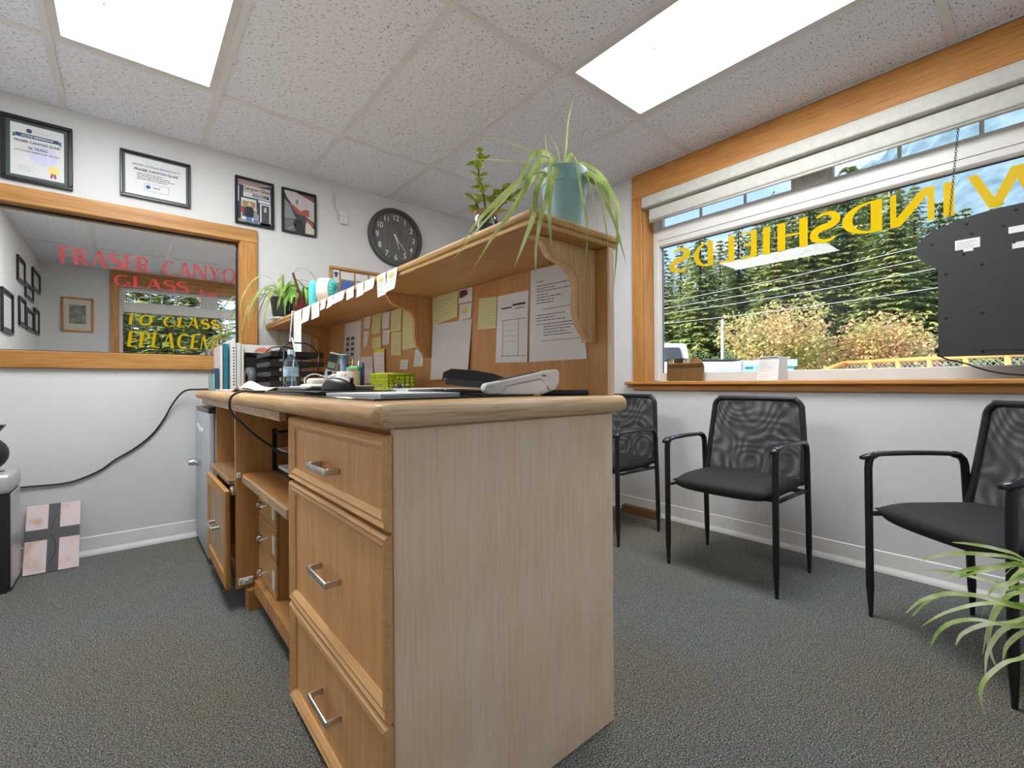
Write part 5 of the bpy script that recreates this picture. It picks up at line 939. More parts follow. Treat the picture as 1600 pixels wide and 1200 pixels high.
# stapler
t = thing('stapler', 'black desk stapler behind the white card terminal', 'stapler', (.755, 1.07, Z0+.005)); an = math.radians(-30)
S = lambda: orient(MB(), (.757, 1.075, Z0+.0048), an)
S().rbox(-.085, .085, -.021, .021, 0, .009, .003, 2).build('base', BLACKS, t, 'auto'); S().rbox(-.080, -.060, -.019, .019, .009, .012, .001, 1).build('anvil', STEEL, t)
m = S(); m.prism([(-.078, .026), (.07, .010), (.085, .012), (.085, .030), (-.075, .044)], 'y', -.013, .013); m.build('magazine', M('stapler_grey', (.10, .095, .09), .3), t); m = S(); m.prism([(-.086, .030), (-.080, .0445), (.02, .0355), (.088, .031), (.090, .045), (.06, .056), (.0, .066), (-.06, .070), (-.082, .060)], 'y', -.020, .020); m.build('lever', BLACKS, t)
# card terminal
t = thing('card_terminal', 'white card payment terminal on the near worktop', 'card terminal', (.775, .915, Z0+.005)); an = math.radians(-30)
S = lambda: orient(MB(), (.788, .905, Z0+.0048), an); WT = M('terminal_white', (.80, .79, .78), .35); GT = M('terminal_grey', (.42, .42, .46), .4)
def tprism(poly, hw, mat, nm, r=.004):
    m = S(); m.prism(poly, 'y', -hw, hw); o = m.build(nm, mat, t, 'auto'); md = o.modifiers.new('bevel', 'BEVEL'); md.width = r; md.segments = 2; md.limit_method = 'ANGLE'; return o
tprism([(-.098, .010), (-.088, .0), (.055, .0), (.088, .012), (.098, .030), (.098, .058), (.090, .064), (.060, .060), (-.06, .034), (-.092, .028), (-.098, .020)], .040, WT, 'body'); 
m = S(); m.prism([(-.055, .0365), (.050, .0590), (.050, .0600), (-.055, .0375)], 'y', -.030, .030); m.build('screen', BLACKS, t)
for s_ in (-1, 1):
    m = S(); m.prism([(-.055, .001), (.040, .001), (.062, .014), (.070, .030), (.045, .036), (-.01, .026), (-.042, .018)], 'y', min(s_*.0405, s_*.0425), max(s_*.0405, s_*.0425)); m.build('side_panel', M('terminal_bright', (.88, .88, .88), .3), t); m = S(); m.tube([(-.050, s_*.0405, .004), (-.040, s_*.0405, .019), (-.010, s_*.0405, .028), (.047, s_*.0405, .039), (.058, s_*.0405, .030), (.072, s_*.0405, .008)], .0024, 6); m.build('groove', GT, t, True)
    m = S(); m.rbox(.052, .062, min(s_*.0405, s_*.0412), max(s_*.0405, s_*.0412), .0455, .0485, .0003, 1); m.build('slot', BLACKP, t); m = S(); m.rbox(-.090, -.070, min(s_*.0402, s_*.0408), max(s_*.0402, s_*.0408), .0185, .020, .0002, 1); m.build('vent', GT, t)
m = MB(); m.rbox(-.062, .062, -.036, .036, 0, .014, .004, 3); a = math.radians(-38); m.tf = lambda v: (.905+math.cos(a)*v[0]-math.sin(a)*v[1], .856+math.sin(a)*v[0]+math.cos(a)*v[1], Z0+v[2]); m.solo('phone', M('phone_black', (.014, .015, .017), .4), 'flat black phone lying right of the card terminal', 'phone', smooth='auto')
# water bottle
t = thing('water_bottle', 'clear plastic water bottle with blue label and cap', 'bottle', (.555, 2.17, Z0)); PET = pane_mat('pet_plastic', (.80, .90, .95), None, 1.45, 2.2, .04)
bc = (.555, 2.17, Z0); m = MB(); m.lathe([(0, .001), (.026, .001), (.031, .006), (.031, .030), (.029, .034), (.031, .040), (.031, .052), (.029, .056), (.031, .062), (.031, .115), (.028, .130), (.016, .152), (.0125, .158), (.0125, .168)], bc, 24); m.build('bottle', PET, t, True)
m = MB(); m.lathe([(.0314, .068), (.0318, .070), (.0318, .108), (.0314, .110)], bc, 24); m.build('label', M('bottle_label', (.35, .52, .68), .4, noise=.5, nscale=45), t, True); m = MB(); m.lathe([(0, .186), (.0135, .186), (.0145, .183), (.0145, .166), (.0130, .165)], bc, 20); m.build('cap', M('cap_blue', (.55, .72, .85), .4), t, 'auto')
m = MB(); m.lathe([(0, .003), (.0285, .005), (.0285, .108), (0, .110)], bc, 20); m.build('water', pane_mat('water', (.72, .84, .90), None, 1.33, 1.5, .02), t, True)
# cordless phone on cradle
t = thing('cordless_phone', 'grey cordless phone leaning in its white cradle', 'phone', (.655, 2.02, Z0)); 
m = MB(); m.rbox(.575, .68, 2.02, 2.14, Z0, Z0+.035, .016, 3); m.rbox(.60, .67, 2.04, 2.12, Z0+.02, Z0+.060, .016, 3); m.build('cradle', M('cradle_cream', (.66, .64, .56), .45), t, 'auto')
def lean(v): b = math.radians(14); a = math.radians(-40); x, y, z = v; x2, z2 = x*math.cos(b)+z*math.sin(b), -x*math.sin(b)+z*math.cos(b); return (.648+math.cos(a)*x2-math.sin(a)*y, 1.985+math.sin(a)*x2+math.cos(a)*y, Z0+.012+z2)
MB(lean).rbox(-.022, .022, -.012, .012, 0, .158, .006, 2).build('handset', M('handset_grey', (.46, .47, .47), .35), t, 'auto'); MB(lean).rbox(-.0195, .0195, -.0126, -.0121, .085, .153, .0002, 1).build('face', BLACKS, t); MB(lean).rbox(-.016, .016, -.0132, -.0127, .092, .117, .0002, 1).build('screen', M('lcd', (.18, .24, .16), .3), t)
m = MB(lean); m.lathe([(.010, -.0165), (.010, -.0125), (.006, -.0165)], (0, 0, .072), 18, 'y'); m.build('dial', BLACKS, t, True)
for r_i in range(4):
    for c_i in range(3): MB(lean).rbox(-.017+.012*c_i, -.008+.012*c_i, -.0142, -.0121, .014+.011*r_i, .021+.011*r_i, .0005, 1).build('key', WHITEP, t)
m = MB(); m.tube(smoothpath([(.60, 2.12, Z0+.03), (.61, 2.16, Z0+.06), (.66, 2.19, Z0+.08), (.72, 2.17, Z0+.06)], 20), .003, 6); m.build('cable', WHITEP, t, True)
# mug, pens
t = thing('mug', 'cream mug with faded red print beside the phone', 'mug', (.700, 1.880, Z0)); mc = (.700, 1.880, Z0); CM = M('mug_cream', (.72, .68, .58), .35)
m = MB(); m.lathe([(0, .001), (.042, .001), (.046, .006), (.046, .083), (.0445, .085), (.042, .083), (.041, .010), (0, .008)], mc, 32); m.build('cup', CM, t, True); m = MB(); m.tube(smoothpath([(.668, 1.913, Z0+.070), (.648, 1.934, Z0+.066), (.640, 1.942, Z0+.045), (.648, 1.934, Z0+.022), (.668, 1.913, Z0+.018)], 20), .006, 8); m.build('handle', CM, t, True)
m = MB(); q = random.Random(3)
for k in range(26): a = math.radians(q.uniform(175, 265)); z = Z0+q.uniform(.018, .072); w = .05; m.add([(mc[0]+.0464*math.cos(a+d), mc[1]+.0464*math.sin(a+d), z+e) for d, e in ((0, 0), (w, 0), (w, .006), (0, .006))], [(0, 1, 2, 3)])
m.build('print', M('faded_red', (.60, .30, .22), .5), t, norm=False)
t = thing('pen_cup', 'blue pen cup behind the cream mug', 'cup', (.800, 2.060, Z0)); pc = (.800, 2.060, Z0); m = MB(); m.lathe([(0, .001), (.036, .001), (.038, .004), (.040, .110), (.038, .110), (.036, .006), (0, .005)], pc, 24); m.build('cup', M('cup_blue', (.03, .07, .26), .4), t, True)
def stick(label, name, dx, dy, ln, r, mat, cat, lx=0, ly=0): m = MB(); m.tube([(pc[0]+dx, pc[1]+dy, Z0+.0075), (pc[0]+dx+lx, pc[1]+dy+ly, Z0+ln*.75), (pc[0]+dx+lx*1.3, pc[1]+dy+ly*1.3, Z0+ln)], [r, r, r*.8], 8); m.solo(name, mat, label, cat, smooth=True)
stick('pink highlighter standing in the blue pen cup', 'highlighter', -.018, -.018, .120, .006, M('pink_plastic', (.75, .05, .25), .4), 'pen', -.008, -.010); stick('black marker standing in the blue pen cup', 'marker', .018, -.016, .130, .007, BLACKP, 'pen', .006, -.006); stick('yellow pencil standing in the blue pen cup', 'pencil', -.010, .012, .150, .004, M('pencil_yellow', (.70, .50, .08), .5), 'pencil', .004, .008); stick('thin grey pen standing in the blue pen cup', 'pen', .006, .006, .142, .004, STEEL, 'pen', .012, .004)
t = thing('tape_dispenser', 'green correction tape with orange label standing behind the mug', 'tape', (.755, 1.990, Z0)); m = MB(); m.rbox(-.026, .026, -.010, .010, 0, .112, .009, 3); aa = math.radians(-50); tfg = lambda v: (.762+math.cos(aa)*v[0]-math.sin(aa)*v[1], 1.978+math.sin(aa)*v[0]+math.cos(aa)*v[1], Z0+.0005+v[2]); m.tf = tfg; m.build('case', M('green_plastic', (.10, .48, .16), .4), t, 'auto'); MB(tfg).rbox(-.014, .014, -.0108, -.0101, .078, .096, .0003, 1).build('label', M('orange_red', (.75, .10, .03), .5), t)
t = thing('blue_vase', 'pale blue flared plastic holder behind the cordless phone', 'vase', (.80, 2.21, Z0)); m = MB(); m.lathe([(0, .0), (.030, .0), (.030, .004), (.016, .05), (.014, .12), (.020, .150), (.030, .176), (.028, .176), (.016, .150), (.011, .12), (.012, .01), (0, .01)], (.80, 2.21, Z0), 22); m.build('body', M('pale_blue', (.28, .44, .66), .45), t, True); m = MB(); m.lathe([(.0305, .168), (.0315, .172), (.0305, .177), (.029, .177)], (.80, 2.21, Z0), 22); m.build('rim', M('pale_blue_rim', (.36, .52, .72), .4), t, True)
# green basket
t = thing('basket', 'lime green perforated plastic basket against the hutch panel', 'basket', (.86, 1.80, Z0)); LM = M('lime_plastic', (.46, .62, .02), .45); x0, x1, y0, y1 = .800, .915, 1.715, 1.885
m = MB(); m.rbox(x0+.006, x1-.006, y0+.006, y1-.006, Z0, Z0+.004, .001, 1); m.build('bottom', LM, t)
hb = .074
def lattice(p0, p1):
    m = MB(); P0, P1 = Vector(p0), Vector(p1); L_ = (P1-P0).length; u = (P1-P0)/L_; nrm = Vector((u.y, -u.x, 0)); cols = max(4, int(L_/.020)); rows = 4; hz = (hb-.016)/rows
    def pl(a, z, d): v = P0+u*a+nrm*d; return (v.x, v.y, Z0+.004+z)
    def bx(a0, a1, z0_, z1_): m.add([pl(a0, z0_, 0), pl(a1, z0_, 0), pl(a1, z1_, 0), pl(a0, z1_, 0), pl(a0, z0_, .002), pl(a1, z0_, .002), pl(a1, z1_, .002), pl(a0, z1_, .002)], [(0, 3, 2, 1), (4, 5, 6, 7), (0, 1, 5, 4), (1, 2, 6, 5), (2, 3, 7, 6), (3, 0, 4, 7)])
    cw = L_/cols
    for c in range(cols+1): bx(max(0, c*cw-.0040), min(L_, c*cw+.0040), .006, hb-.008)
    for r_i in range(rows+1): bx(0, L_, .004+r_i*hz-.0025, .004+r_i*hz+.0035)
    m.build('side', LM, t)
lattice((x0, y0, 0), (x1, y0, 0)); lattice((x1, y0, 0), (x1, y1, 0)); lattice((x1, y1, 0), (x0, y1, 0)); lattice((x0, y1, 0), (x0, y0, 0))
rm = MB(); rm.tube([(x0, y0, Z0+hb), (x1, y0, Z0+hb), (x1, y1, Z0+hb), (x0, y1, Z0+hb), (x0, y0, Z0+hb)], .004, 6); rm.build('rim', LM, t, True)
MB().rbox(x0+.01, x1-.01, y0+.01, y1-.01, Z0+.0045, Z0+.03, .006, 2).solo('note_block', PAPER, 'white note block inside the lime green basket', 'note block')
t = thing('glasses', 'thin wire reading glasses by the green basket', 'glasses', (.80, 1.62, Z0)); m = MB()
for k in (-1, 1): m.lathe([(.017, -.0008), (.018, 0), (.017, .0008)], (.80+.022*k*.5, 1.62+.022*k*.87, Z0+.019), 18, 'x')
m.build('rims', BLACKM, t, True); m = MB(); m.tube([(.80, 1.659, Z0+.022), (.86, 1.655, Z0+.01), (.90, 1.65, Z0+.002)], .0015, 5); m.tube([(.80, 1.581, Z0+.022), (.86, 1.585, Z0+.01), (.90, 1.59, Z0+.002)], .0015, 5); m.build('temples', BLACKM, t, True)
# stacked letter trays, binders and books at the far end
t = thing('letter_tray', 'tiered black wire letter trays at the far end of the worktop', 'tray', (.66, 2.66, Z0)); m = MB()
for k, z in enumerate((.025, .075, .125, .175)):
    zz = Z0+z; ff = MB(); ff.rbox(.545, .80, 2.50, 2.80, zz, zz+.004, .001, 1); ff.rbox(.541, .5445, 2.50, 2.80, zz, zz+.022, .001, 1); ff.rbox(.545, .80, 2.4965, 2.4995, zz, zz+.026, .001, 1); ff.rbox(.545, .80, 2.8005, 2.8035, zz, zz+.026, .001, 1); ff.build('tray', BLACKP, t)
for x in (.59, .76):
    for y in (2.490, 2.810): m.tube([(x, y, Z0), (x+.015, y, Z0+.21)], .004, 6)
for y in (2.490, 2.810): m.tube(smoothpath([(.57, y, Z0+.18), (.61, y, Z0+.235), (.67, y, Z0+.245), (.73, y, Z0+.235), (.78, y, Z0+.18)], 16), .004, 6)
m.tube([(.605, 2.490, Z0+.21), (.605, 2.810, Z0+.21)], .004, 6); m.build('wire_frame', BLACKM, t, True)
MB().rbox(.555, .79, 2.51, 2.79, Z0+.1795, Z0+.187, .001, 1).solo('paper_stack', PAPERG, 'papers in the top tier of the black letter trays', 'papers'); MB().rbox(.552, .79, 2.51, 2.79, Z0+.0795, Z0+.092, .001, 1).solo('paper_stack', PAPERG, 'papers in the second lowest tier of the black letter trays', 'papers')
def book(label, x0, x1, y0, y1, h, mat, pages=True, tilt=0):
    t = thing('book', label, 'book', ((x0+x1)/2, (y0+y1)/2, Z0), 'binders and books at the worktop end'); c = MB(); c.rbox(x0, x0+.002, y0, y1, Z0, Z0+h, .0008, 1); c.rbox(x1-.002, x1, y0, y1, Z0, Z0+h, .0008, 1); c.rbox(x0+.002, x1-.002, y0, y0+.002, Z0, Z0+h, .0008, 1); c.build('cover', mat, t); MB().box(x0+.0022, x1-.0022, y0+.0025, y1-.004, Z0+.002, Z0+h-.004).build('pages', PAPER, t); return t
TE = M('teal_cover', (.02, .16, .24), .4); NB = M('navy_cover', (.03, .08, .18), .4)
book('small teal booklet, leftmost on the worktop end', .362, .372, 2.98, 3.16, .095, M('pale_teal', (.24, .42, .44), .5)); book('small dark blue book with white base band', .375, .390, 2.98, 3.16, .125, NB); book('slim pink and white folder beside the teal binder', .394, .405, 2.96, 3.20, .250, M('pinkish_white', (.74, .66, .62), .6)); book('teal ring binder standing on the worktop', .408, .432, 2.96, 3.22, .262, TE); tb = book('thick white spiral catalogue with printed spine', .440, .466, 2.94, 3.20, .272, PAPERW); book('pale grey binder beside the spiral catalogue', .470, .490, 2.94, 3.20, .268, M('binder_grey', (.62, .62, .60), .5)); book('cream folder right of the grey binder', .493, .505, 2.94, 3.20, .262, M('cream_cover', (.66, .64, .54), .5))
m = MB()
for k in range(13): z = Z0+.03+.017*k; m.add([(.444+.008, 2.9395, z), (.453+.006, 2.9395, z), (.453+.006, 2.9395, z+.009), (.444+.008, 2.9395, z+.009)], [(0, 1, 2, 3)])
m.build('spine_print', INK, tb, norm=False)
t = thing('magazine_file', 'black magazine file behind the letter trays', 'file holder', (.60, 3.05, Z0)); m = MB(); m.box(.515, .69, 2.95, 2.955, Z0, Z0+.19); m.box(.515, .52, 2.9555, 3.20, Z0, Z0+.215); m.box(.685, .69, 2.9555, 3.20, Z0, Z0+.215); m.box(.5205, .6845, 3.195, 3.20, Z0, Z0+.215); m.build('walls', BLACKP, t); MB().box(.5205, .6845, 2.9555, 3.1945, Z0, Z0+.004).build('base', BLACKP, t)
t = thing('carton', 'white printed carton lying on the black magazine file', 'box', (.60, 3.06, Z0+.2155)); MB().rbox(.508, .70, 2.965, 3.19, Z0+.2155, Z0+.262, .002, 1).build('box', PAPERW, t); m = MB(); m.add([(.56, 2.9645, Z0+.222), (.64, 2.9645, Z0+.220), (.655, 2.9645, Z0+.236), (.61, 2.9645, Z0+.250), (.575, 2.9645, Z0+.242)], [(0, 1, 2, 3, 4)]); m.build('print', M('coral_print', (.66, .22, .12), .5), t, norm=False)
t = thing('tape_holder', 'dark grey rounded tape holder in front of the magazine file', 'tape', (.535, 2.84, Z0)); m = MB(); m.lathe([(.030, -.018), (.062, -.018), (.064, 0), (.062, .018), (.030, .018), (.028, 0), (.030, -.018)], (.525, 2.88, Z0+.066), 26, 'x'); m.build('wheel', M('dark_grey_plastic', (.09, .09, .10), .5), t, True); MB().rbox(.495, .555, 2.82, 2.93, Z0, Z0+.018, .005, 2).build('foot', M('dark_grey_plastic', (.09, .09, .10), .5), t, 'auto')
m = MB(); q = random.Random(9); n = 9
for lay in (0, 1):
    for j in range(n+1):
        for i in range(n+1): a, b = i/n-.5, j/n-.5; m.v.append((.455+.15*a+.02*b, 2.42+.34*b, Z0+.003+.0008*lay+max(0, .040*math.exp(-((a+.1)**2+(b-.12)**2)*14)+.010*math.sin(7*a+4*b)+.008)))
qn = (n+1)**2
for j in range(n):
    for i in range(n): a = j*(n+1)+i; m.f += [(a, a+1, a+n+2, a+n+1), (qn+a, qn+a+n+1, qn+a+n+2, qn+a+1)]
m.solo('crumpled_paper', PAPER, 'crumpled white paper in front of the water bottle', 'paper', norm=False)
loose('paper_stack', 'flat white papers under the books at the worktop end', (.42, 2.72), .12, .26, 2, Z0, .010, PAPER)
m = MB(); m.tube(smoothpath([(.74, 2.72, 1.3215), (.70, 2.70, 1.322), (.694, 2.69, 1.30), (.690, 2.70, 1.22), (.688, 2.71, 1.16), (.66, 2.56, 1.16), (.63, 2.40, 1.08), (.61, 2.36, .98), (.60, 2.34, Z0+.004)], 50), .0035, 6); m.solo('white_cable', WHITEP, 'white cable hanging from the shelf edge down to the worktop', 'cable', smooth=True)

# ================================================================ plants
def blade(parent, pts, w, mat, n=18, tip=.15, fold=.25, twist=0):
    P = smoothpath(pts, n); m = MB(); k = len(P); ch = P[-1]-P[0]; ref = ch.cross(Vector((0, 0, 1)))
    ref = ref.normalized() if ref.length > .02 else Vector((.76, -.64, 0)); ref = (ref+Vector((0, 0, .7))+Vector((.38, -.32, 0))).normalized()
    for i, p in enumerate(P):
        t = i/(k-1); tg = (P[min(i+1, k-1)]-P[max(i-1, 0)]); tg = tg.normalized() if tg.length > 1e-6 else Vector((0, 0, 1))
        sd = ref-tg*ref.dot(tg)
        if sd.length < .1: sd = tg.cross(Vector((.2, .3, .9)))
        sd.normalize(); ref = sd*.8+ref*.2; up = sd.cross(tg); ww = w*(.55+.45*min(1, t*5))*(1-max(0, (t-.5)/.5)**1.8)+.0004
        m.v += [(p-sd*ww)[:], (p-up*ww*fold)[:], (p+sd*ww)[:]]
    for i in range(k-1): m.f += [(3*i, 3*i+1, 3*i+4, 3*i+3), (3*i+1, 3*i+2, 3*i+5, 3*i+4)]
    return m.build('leaf', mat, parent, True, norm=False)
def pot(parent, c, r0, r1, h, mat, rim=.25, name='pot'):
    m = MB(); m.lathe([(0, 0), (r0, 0), (r0+(r1-r0)*.72*(1-rim)/.75, h*(1-rim)), (r1*.955, h*(1-rim)+.002), (r1, h*.98), (r1*.97, h), (r1*.92, h*.985), (r1*.88, h*.86), (0, h*.86)], c, 36); m.build(name, mat, parent, 'auto')
    s = MB(); s.lathe([(0, .006), (r1*.80, .003), (r1*.86, 0)], (c[0], c[1], c[2]+h*.862), 20); s.build('soil', SOIL, parent)
SZ = 1.3190
t = thing('spider_plant', 'spider plant in a pale blue pot on the near shelf end', 'plant', (.905, .850, SZ)); pot(t, (.905, .850, SZ), .046, .066, .165, M('pale_blue_pot', (.30, .50, .57), .5))
for k, P in enumerate(NEAR): blade(t, P, .0060 if k not in (12, 13) else .004, BLADE, 22)
t = thing('spider_plant', 'spider plant hanging in from the right edge near the floor', 'plant', (1.766, -.024, .001)); pot(t, (1.800, -.052, .001), .070, .086, .34, M('white_pot', (.7, .7, .68), .4), .15)
for k, P in enumerate(FLOORP): blade(t, P, .0048, BLADE2, 20)
ROS_AFTER = t
def rosette(t, c, n, ln, w, mat, seed, up=.5, lo=.3, d0=.5, d1=1.3):
    q = random.Random(seed)
    for k in range(n):
        a = 2.4*k+q.uniform(-.4, .4); L_ = ln*q.uniform(.65, 1.15); s = q.uniform(lo, up); dx, dy = math.cos(a), math.sin(a); b = Vector(c)+Vector((dx*.012, dy*.012, 0)); dr = q.uniform(d0, d1)
        blade(t, [b, b+Vector((dx*L_*.25, dy*L_*.25, L_*s)), b+Vector((dx*L_*.62, dy*L_*.62, L_*(s*1.05-.05*dr))), b+Vector((dx*L_*.92, dy*L_*.92, L_*(s-.45*dr))), b+Vector((dx*L_*1.02, dy*L_*1.02, L_*(s-.85*dr)))], w*q.uniform(.8, 1.15), mat, 16)
rosette(ROS_AFTER, (1.815, -.066, .300), 14, .20, .0048, BLADE2, 5, .95, .6)
t = thing('spider_plant', 'spider plant in a black pot at the far shelf end', 'plant', (.748, 3.085, SZ)); m = MB(); m.lathe([(0, 0), (.062, 0), (.085, .003), (.088, .010), (0, .010)], (.748, 3.085, SZ), 28); m.build('saucer', WHITEP, t, True); pot(t, (.748, 3.085, SZ+.0105), .058, .078, .125, BLACKP, .12); rosette(t, (.748, 3.085, SZ+.118), 24, .22, .0058, BLADE, 31, .75, .15); rosette(t, (.748, 3.085, SZ+.118), 18, .20, .0062, BLADE, 77, .42, .12, 1.3, 2.1)
t = thing('spider_plant', 'bright green spider plant in a red pot beside the turquoise fan', 'plant', (.795, 2.850, SZ)); pot(t, (.795, 2.85, SZ), .045, .060, .105, M('red_pot', (.12, .012, .015), .35), .15); rosette(t, (.795, 2.85, SZ+.098), 34, .115, .0072, BLADE3, 12, .75, .45, .9, 1.6)
t0_ = MB(); t0_.rbox(-.004, .004, -.012, .012, 0, .16, .002, 1); t0_.tf = lambda v: (.780-.35*v[2]+v[0], 2.80+v[1]-.1*v[2], SZ+.075+v[2]); t0_.build('plant_stake', M('maroon_stake', (.16, .03, .03), .5), t)
# succulent in a glass jar
t = thing('succulent', 'jade succulent in a twine-wrapped glass jar on the shelf', 'plant', (.795, 1.055, SZ)); jc = (.795, 1.055, SZ)
m = MB(); m.lathe([(0, .001), (.032, .001), (.036, .006), (.036, .070), (.030, .082), (.030, .096), (.028, .096), (.028, .082), (.034, .069), (.033, .008), (0, .006)], jc, 26); m.build('jar', pane_mat('jar_glass', (.86, .90, .88), None, 1.5, 2.0, .02), t, True)
m = MB(); m.lathe([(0, .0), (.032, .0), (.032, .045), (0, .05)], (jc[0], jc[1], SZ+.009), 20); m.build('soil', SOIL, t)
TWN = M('twine', (.45, .30, .16), .9, noise=.2, nscale=200); m = MB()
for k in range(4): m.lathe([(.0305, -.002), (.0335, 0), (.0305, .002)], (jc[0], jc[1], SZ+.082+.004*k), 22)
m.build('twine', TWN, t, True)
def jleaf(parent, c, d, ln, w):
    d = Vector(d).normalized(); sd = d.cross(Vector((0, 0, 1))); sd = sd.normalized() if sd.length > .1 else Vector((1, 0, 0)); up = sd.cross(d); m = MB(); n = 8; c = Vector(c)
    for i in range(n+1):
        u = i/n; ww = w*math.sin(math.pi*(u**.8*.96+.03)); ctr = c+d*ln*u+up*.12*ln*math.sin(u*2.2)
        for k in range(6): a = 6.2832*k/6; m.v.append((ctr+sd*ww*math.cos(a)+up*ww*.28*math.sin(a))[:])
    for i in range(n):
        for k in range(6): m.f.append((i*6+k, i*6+(k+1) % 6, i*6+6+(k+1) % 6, i*6+6+k))
    m.f += [tuple(range(6)), tuple(n*6+k for k in range(6))]; m.build('leaf', JADE, parent, True)
q = random.Random(5); rv = Vector((.7645, -.6446, 0)); fv = Vector((.6446, .7645, 0)); J = Vector(jc)
stems = [[J+Vector((0, 0, .055)), J+rv*-.004+Vector((0, 0, .13)), J+rv*-.020+Vector((0, 0, .20)), J+rv*-.016+Vector((0, 0, .268))], [J+Vector((0, 0, .06)), J+rv*.018+Vector((0, 0, .11)), J+rv*.050+Vector((0, 0, .160))], [J+Vector((0, 0, .06)), J+rv*-.02+fv*-.01+Vector((0, 0, .10)), J+rv*-.032+fv*-.015+Vector((0, 0, .125))], [J+Vector((0, 0, .06)), J+rv*.05+Vector((0, 0, .12)), J+rv*.078+fv*.01+Vector((0, 0, .145))]]
for si, S_ in enumerate(stems):
    m = MB(); PP = smoothpath(S_, 14); m.tube(PP, .0025, 6); m.build('stem', M('stem_brown', (.16, .09, .05), .8), t, True); nl = (8, 6, 4, 5)[si]
    for k in range(nl):
        p = PP[int((len(PP)-1)*(.35+.65*k/(nl-1)))]; a = k*1.57+si
        for s_ in (1, -1):
            d = (rv*math.cos(a)+fv*math.sin(a))*s_+Vector((0, 0, q.uniform(-.5, .5))); jleaf(t, p, d, q.uniform(.028, .042), q.uniform(.010, .0145))
# turquoise desk fan
t = thing('desk_fan', 'small turquoise and white desk fan on the shelf', 'fan', (.82, 2.50, SZ)); TQF = M('turquoise_plastic', (.10, .58, .60), .35); WP = WHITEP
fa_ = lambda v: (.815+v[0]*.7645+v[1]*.6446, 2.50-v[0]*.6446+v[1]*.7645, SZ+v[2])
m = MB(fa_); m.rbox(-.085, -.035, -.040, .040, 0, .150, .024, 4); m.build('side_panel', TQF, t, 'auto'); m = MB(fa_); m.rbox(-.088, -.032, -.030, .044, 0, .012, .005, 2); m.build('foot', WP, t, 'auto'); MB(fa_).rbox(-.034, .055, -.052, .052, 0, .010, .004, 2).build('base', WP, t, 'auto')
m = MB(fa_); m.lathe([(.070, -.030), (.076, -.028), (.076, .030), (.070, .032), (.066, .030), (.066, -.028)], (.005, 0, .090), 36, 'x'); m.build('drum', WP, t, 'auto'); m = MB(fa_); m.lathe([(0, .050), (.020, .050), (.045, .046), (.065, .036), (.0655, .030), (.060, .028), (0, .028)], (.005, 0, .090), 32, 'x'); m.build('grille', TQF, t, True)
for k in range(20): a = 6.2832*k/20; m = MB(fa_); m.tube([(.005+.0515, .018*math.cos(a), .090+.018*math.sin(a)), (.005+.047, .045*math.cos(a), .090+.045*math.sin(a)), (.005+.038, .064*math.cos(a), .090+.064*math.sin(a))], .0022, 5); m.build('grille_rib', M('turquoise_dark', (.04, .36, .40), .4), t, True)
m = MB(fa_); m.lathe([(0, -.045), (.050, -.042), (.064, -.034), (.064, -.0285), (0, -.0285)], (.005, 0, .090), 32, 'x'); m.build('rear_cover', TQF, t, True)

# ================================================================ window sill and hanging sign
t = thing('sill_mirror', 'small rounded mirror glass leaning on the window sill', 'mirror', (2.84, 1.58, .9265)); m = MB()
def rr(y0, y1, z0, z1, rads): 
    out = []
    for (cy, cz, r, a0) in ((y1, z1, rads[0], 0), (y0, z1, rads[1], 90), (y0, z0, rads[2], 180), (y1, z0, rads[3], 270)):
        sy = -1 if cy == y1 else 1; sz = -1 if cz == z1 else 1
        for i in range(7): a = math.radians(a0+15*i); out.append((cy+sy*r+r*math.cos(a), cz+sz*r+r*math.sin(a)))
    return out
def leanx(v): return (2.870+v[0]+(v[2]-.9265)*.05, v[1], v[2])
m.tf = leanx; m.prism(rr(1.468, 1.735, .9268, 1.080, (.012, .070, .035, .018)), 'x', 0, .004); m.build('glass', MIRROR, t); m = MB(leanx); m.prism(rr(1.468, 1.735, .9268, 1.080, (.012, .070, .035, .018)), 'x', .0042, .006); m.build('backing', BLACKP, t)
t = thing('tent_card', 'white printed tent card standing on the window sill', 'card', (2.84, 1.05, .9265)); m = MB(); sheet(m, (2.835, 1.118, 1.062), (2.835, 1.005, 1.066), (2.815, 1.005, .9268), (2.815, 1.118, .9268), 0, (-1, 0, 0), 2); m.build('front_leaf', PAPER, t); m = MB(); sheet(m, (2.836, 1.005, 1.066), (2.90, .985, 1.060), (2.90, .985, .9268), (2.820, 1.005, .9268), 0, (-1, 0, 0), 2); m.build('side_leaf', PAPERG, t)
p = MB(); fnc = lambda a, b: (2.8337-.02*b, 1.118-.113*a, 1.062-.135*b+.004*a*(1-b))
for a0, a1, b0_, b1_ in ((.05, .98, .03, .075), (.05, .98, .10, .115)): p.add([fnc(a0, b0_), fnc(a1, b0_), fnc(a1, b1_), fnc(a0, b1_)], [(0, 1, 2, 3)])
p.build('header_print', M('dark_green_ink', (.06, .06, .04), .6), t, norm=False); p = MB()
for b in (.22, .30, .36, .42, .48, .58, .82): p.add([fnc(.08, b), fnc(.4+.5*((b*37) % 1), b), fnc(.4+.5*((b*37) % 1), b+.012), fnc(.08, b+.012)], [(0, 1, 2, 3)])
p.build('print', INKG, t, norm=False)
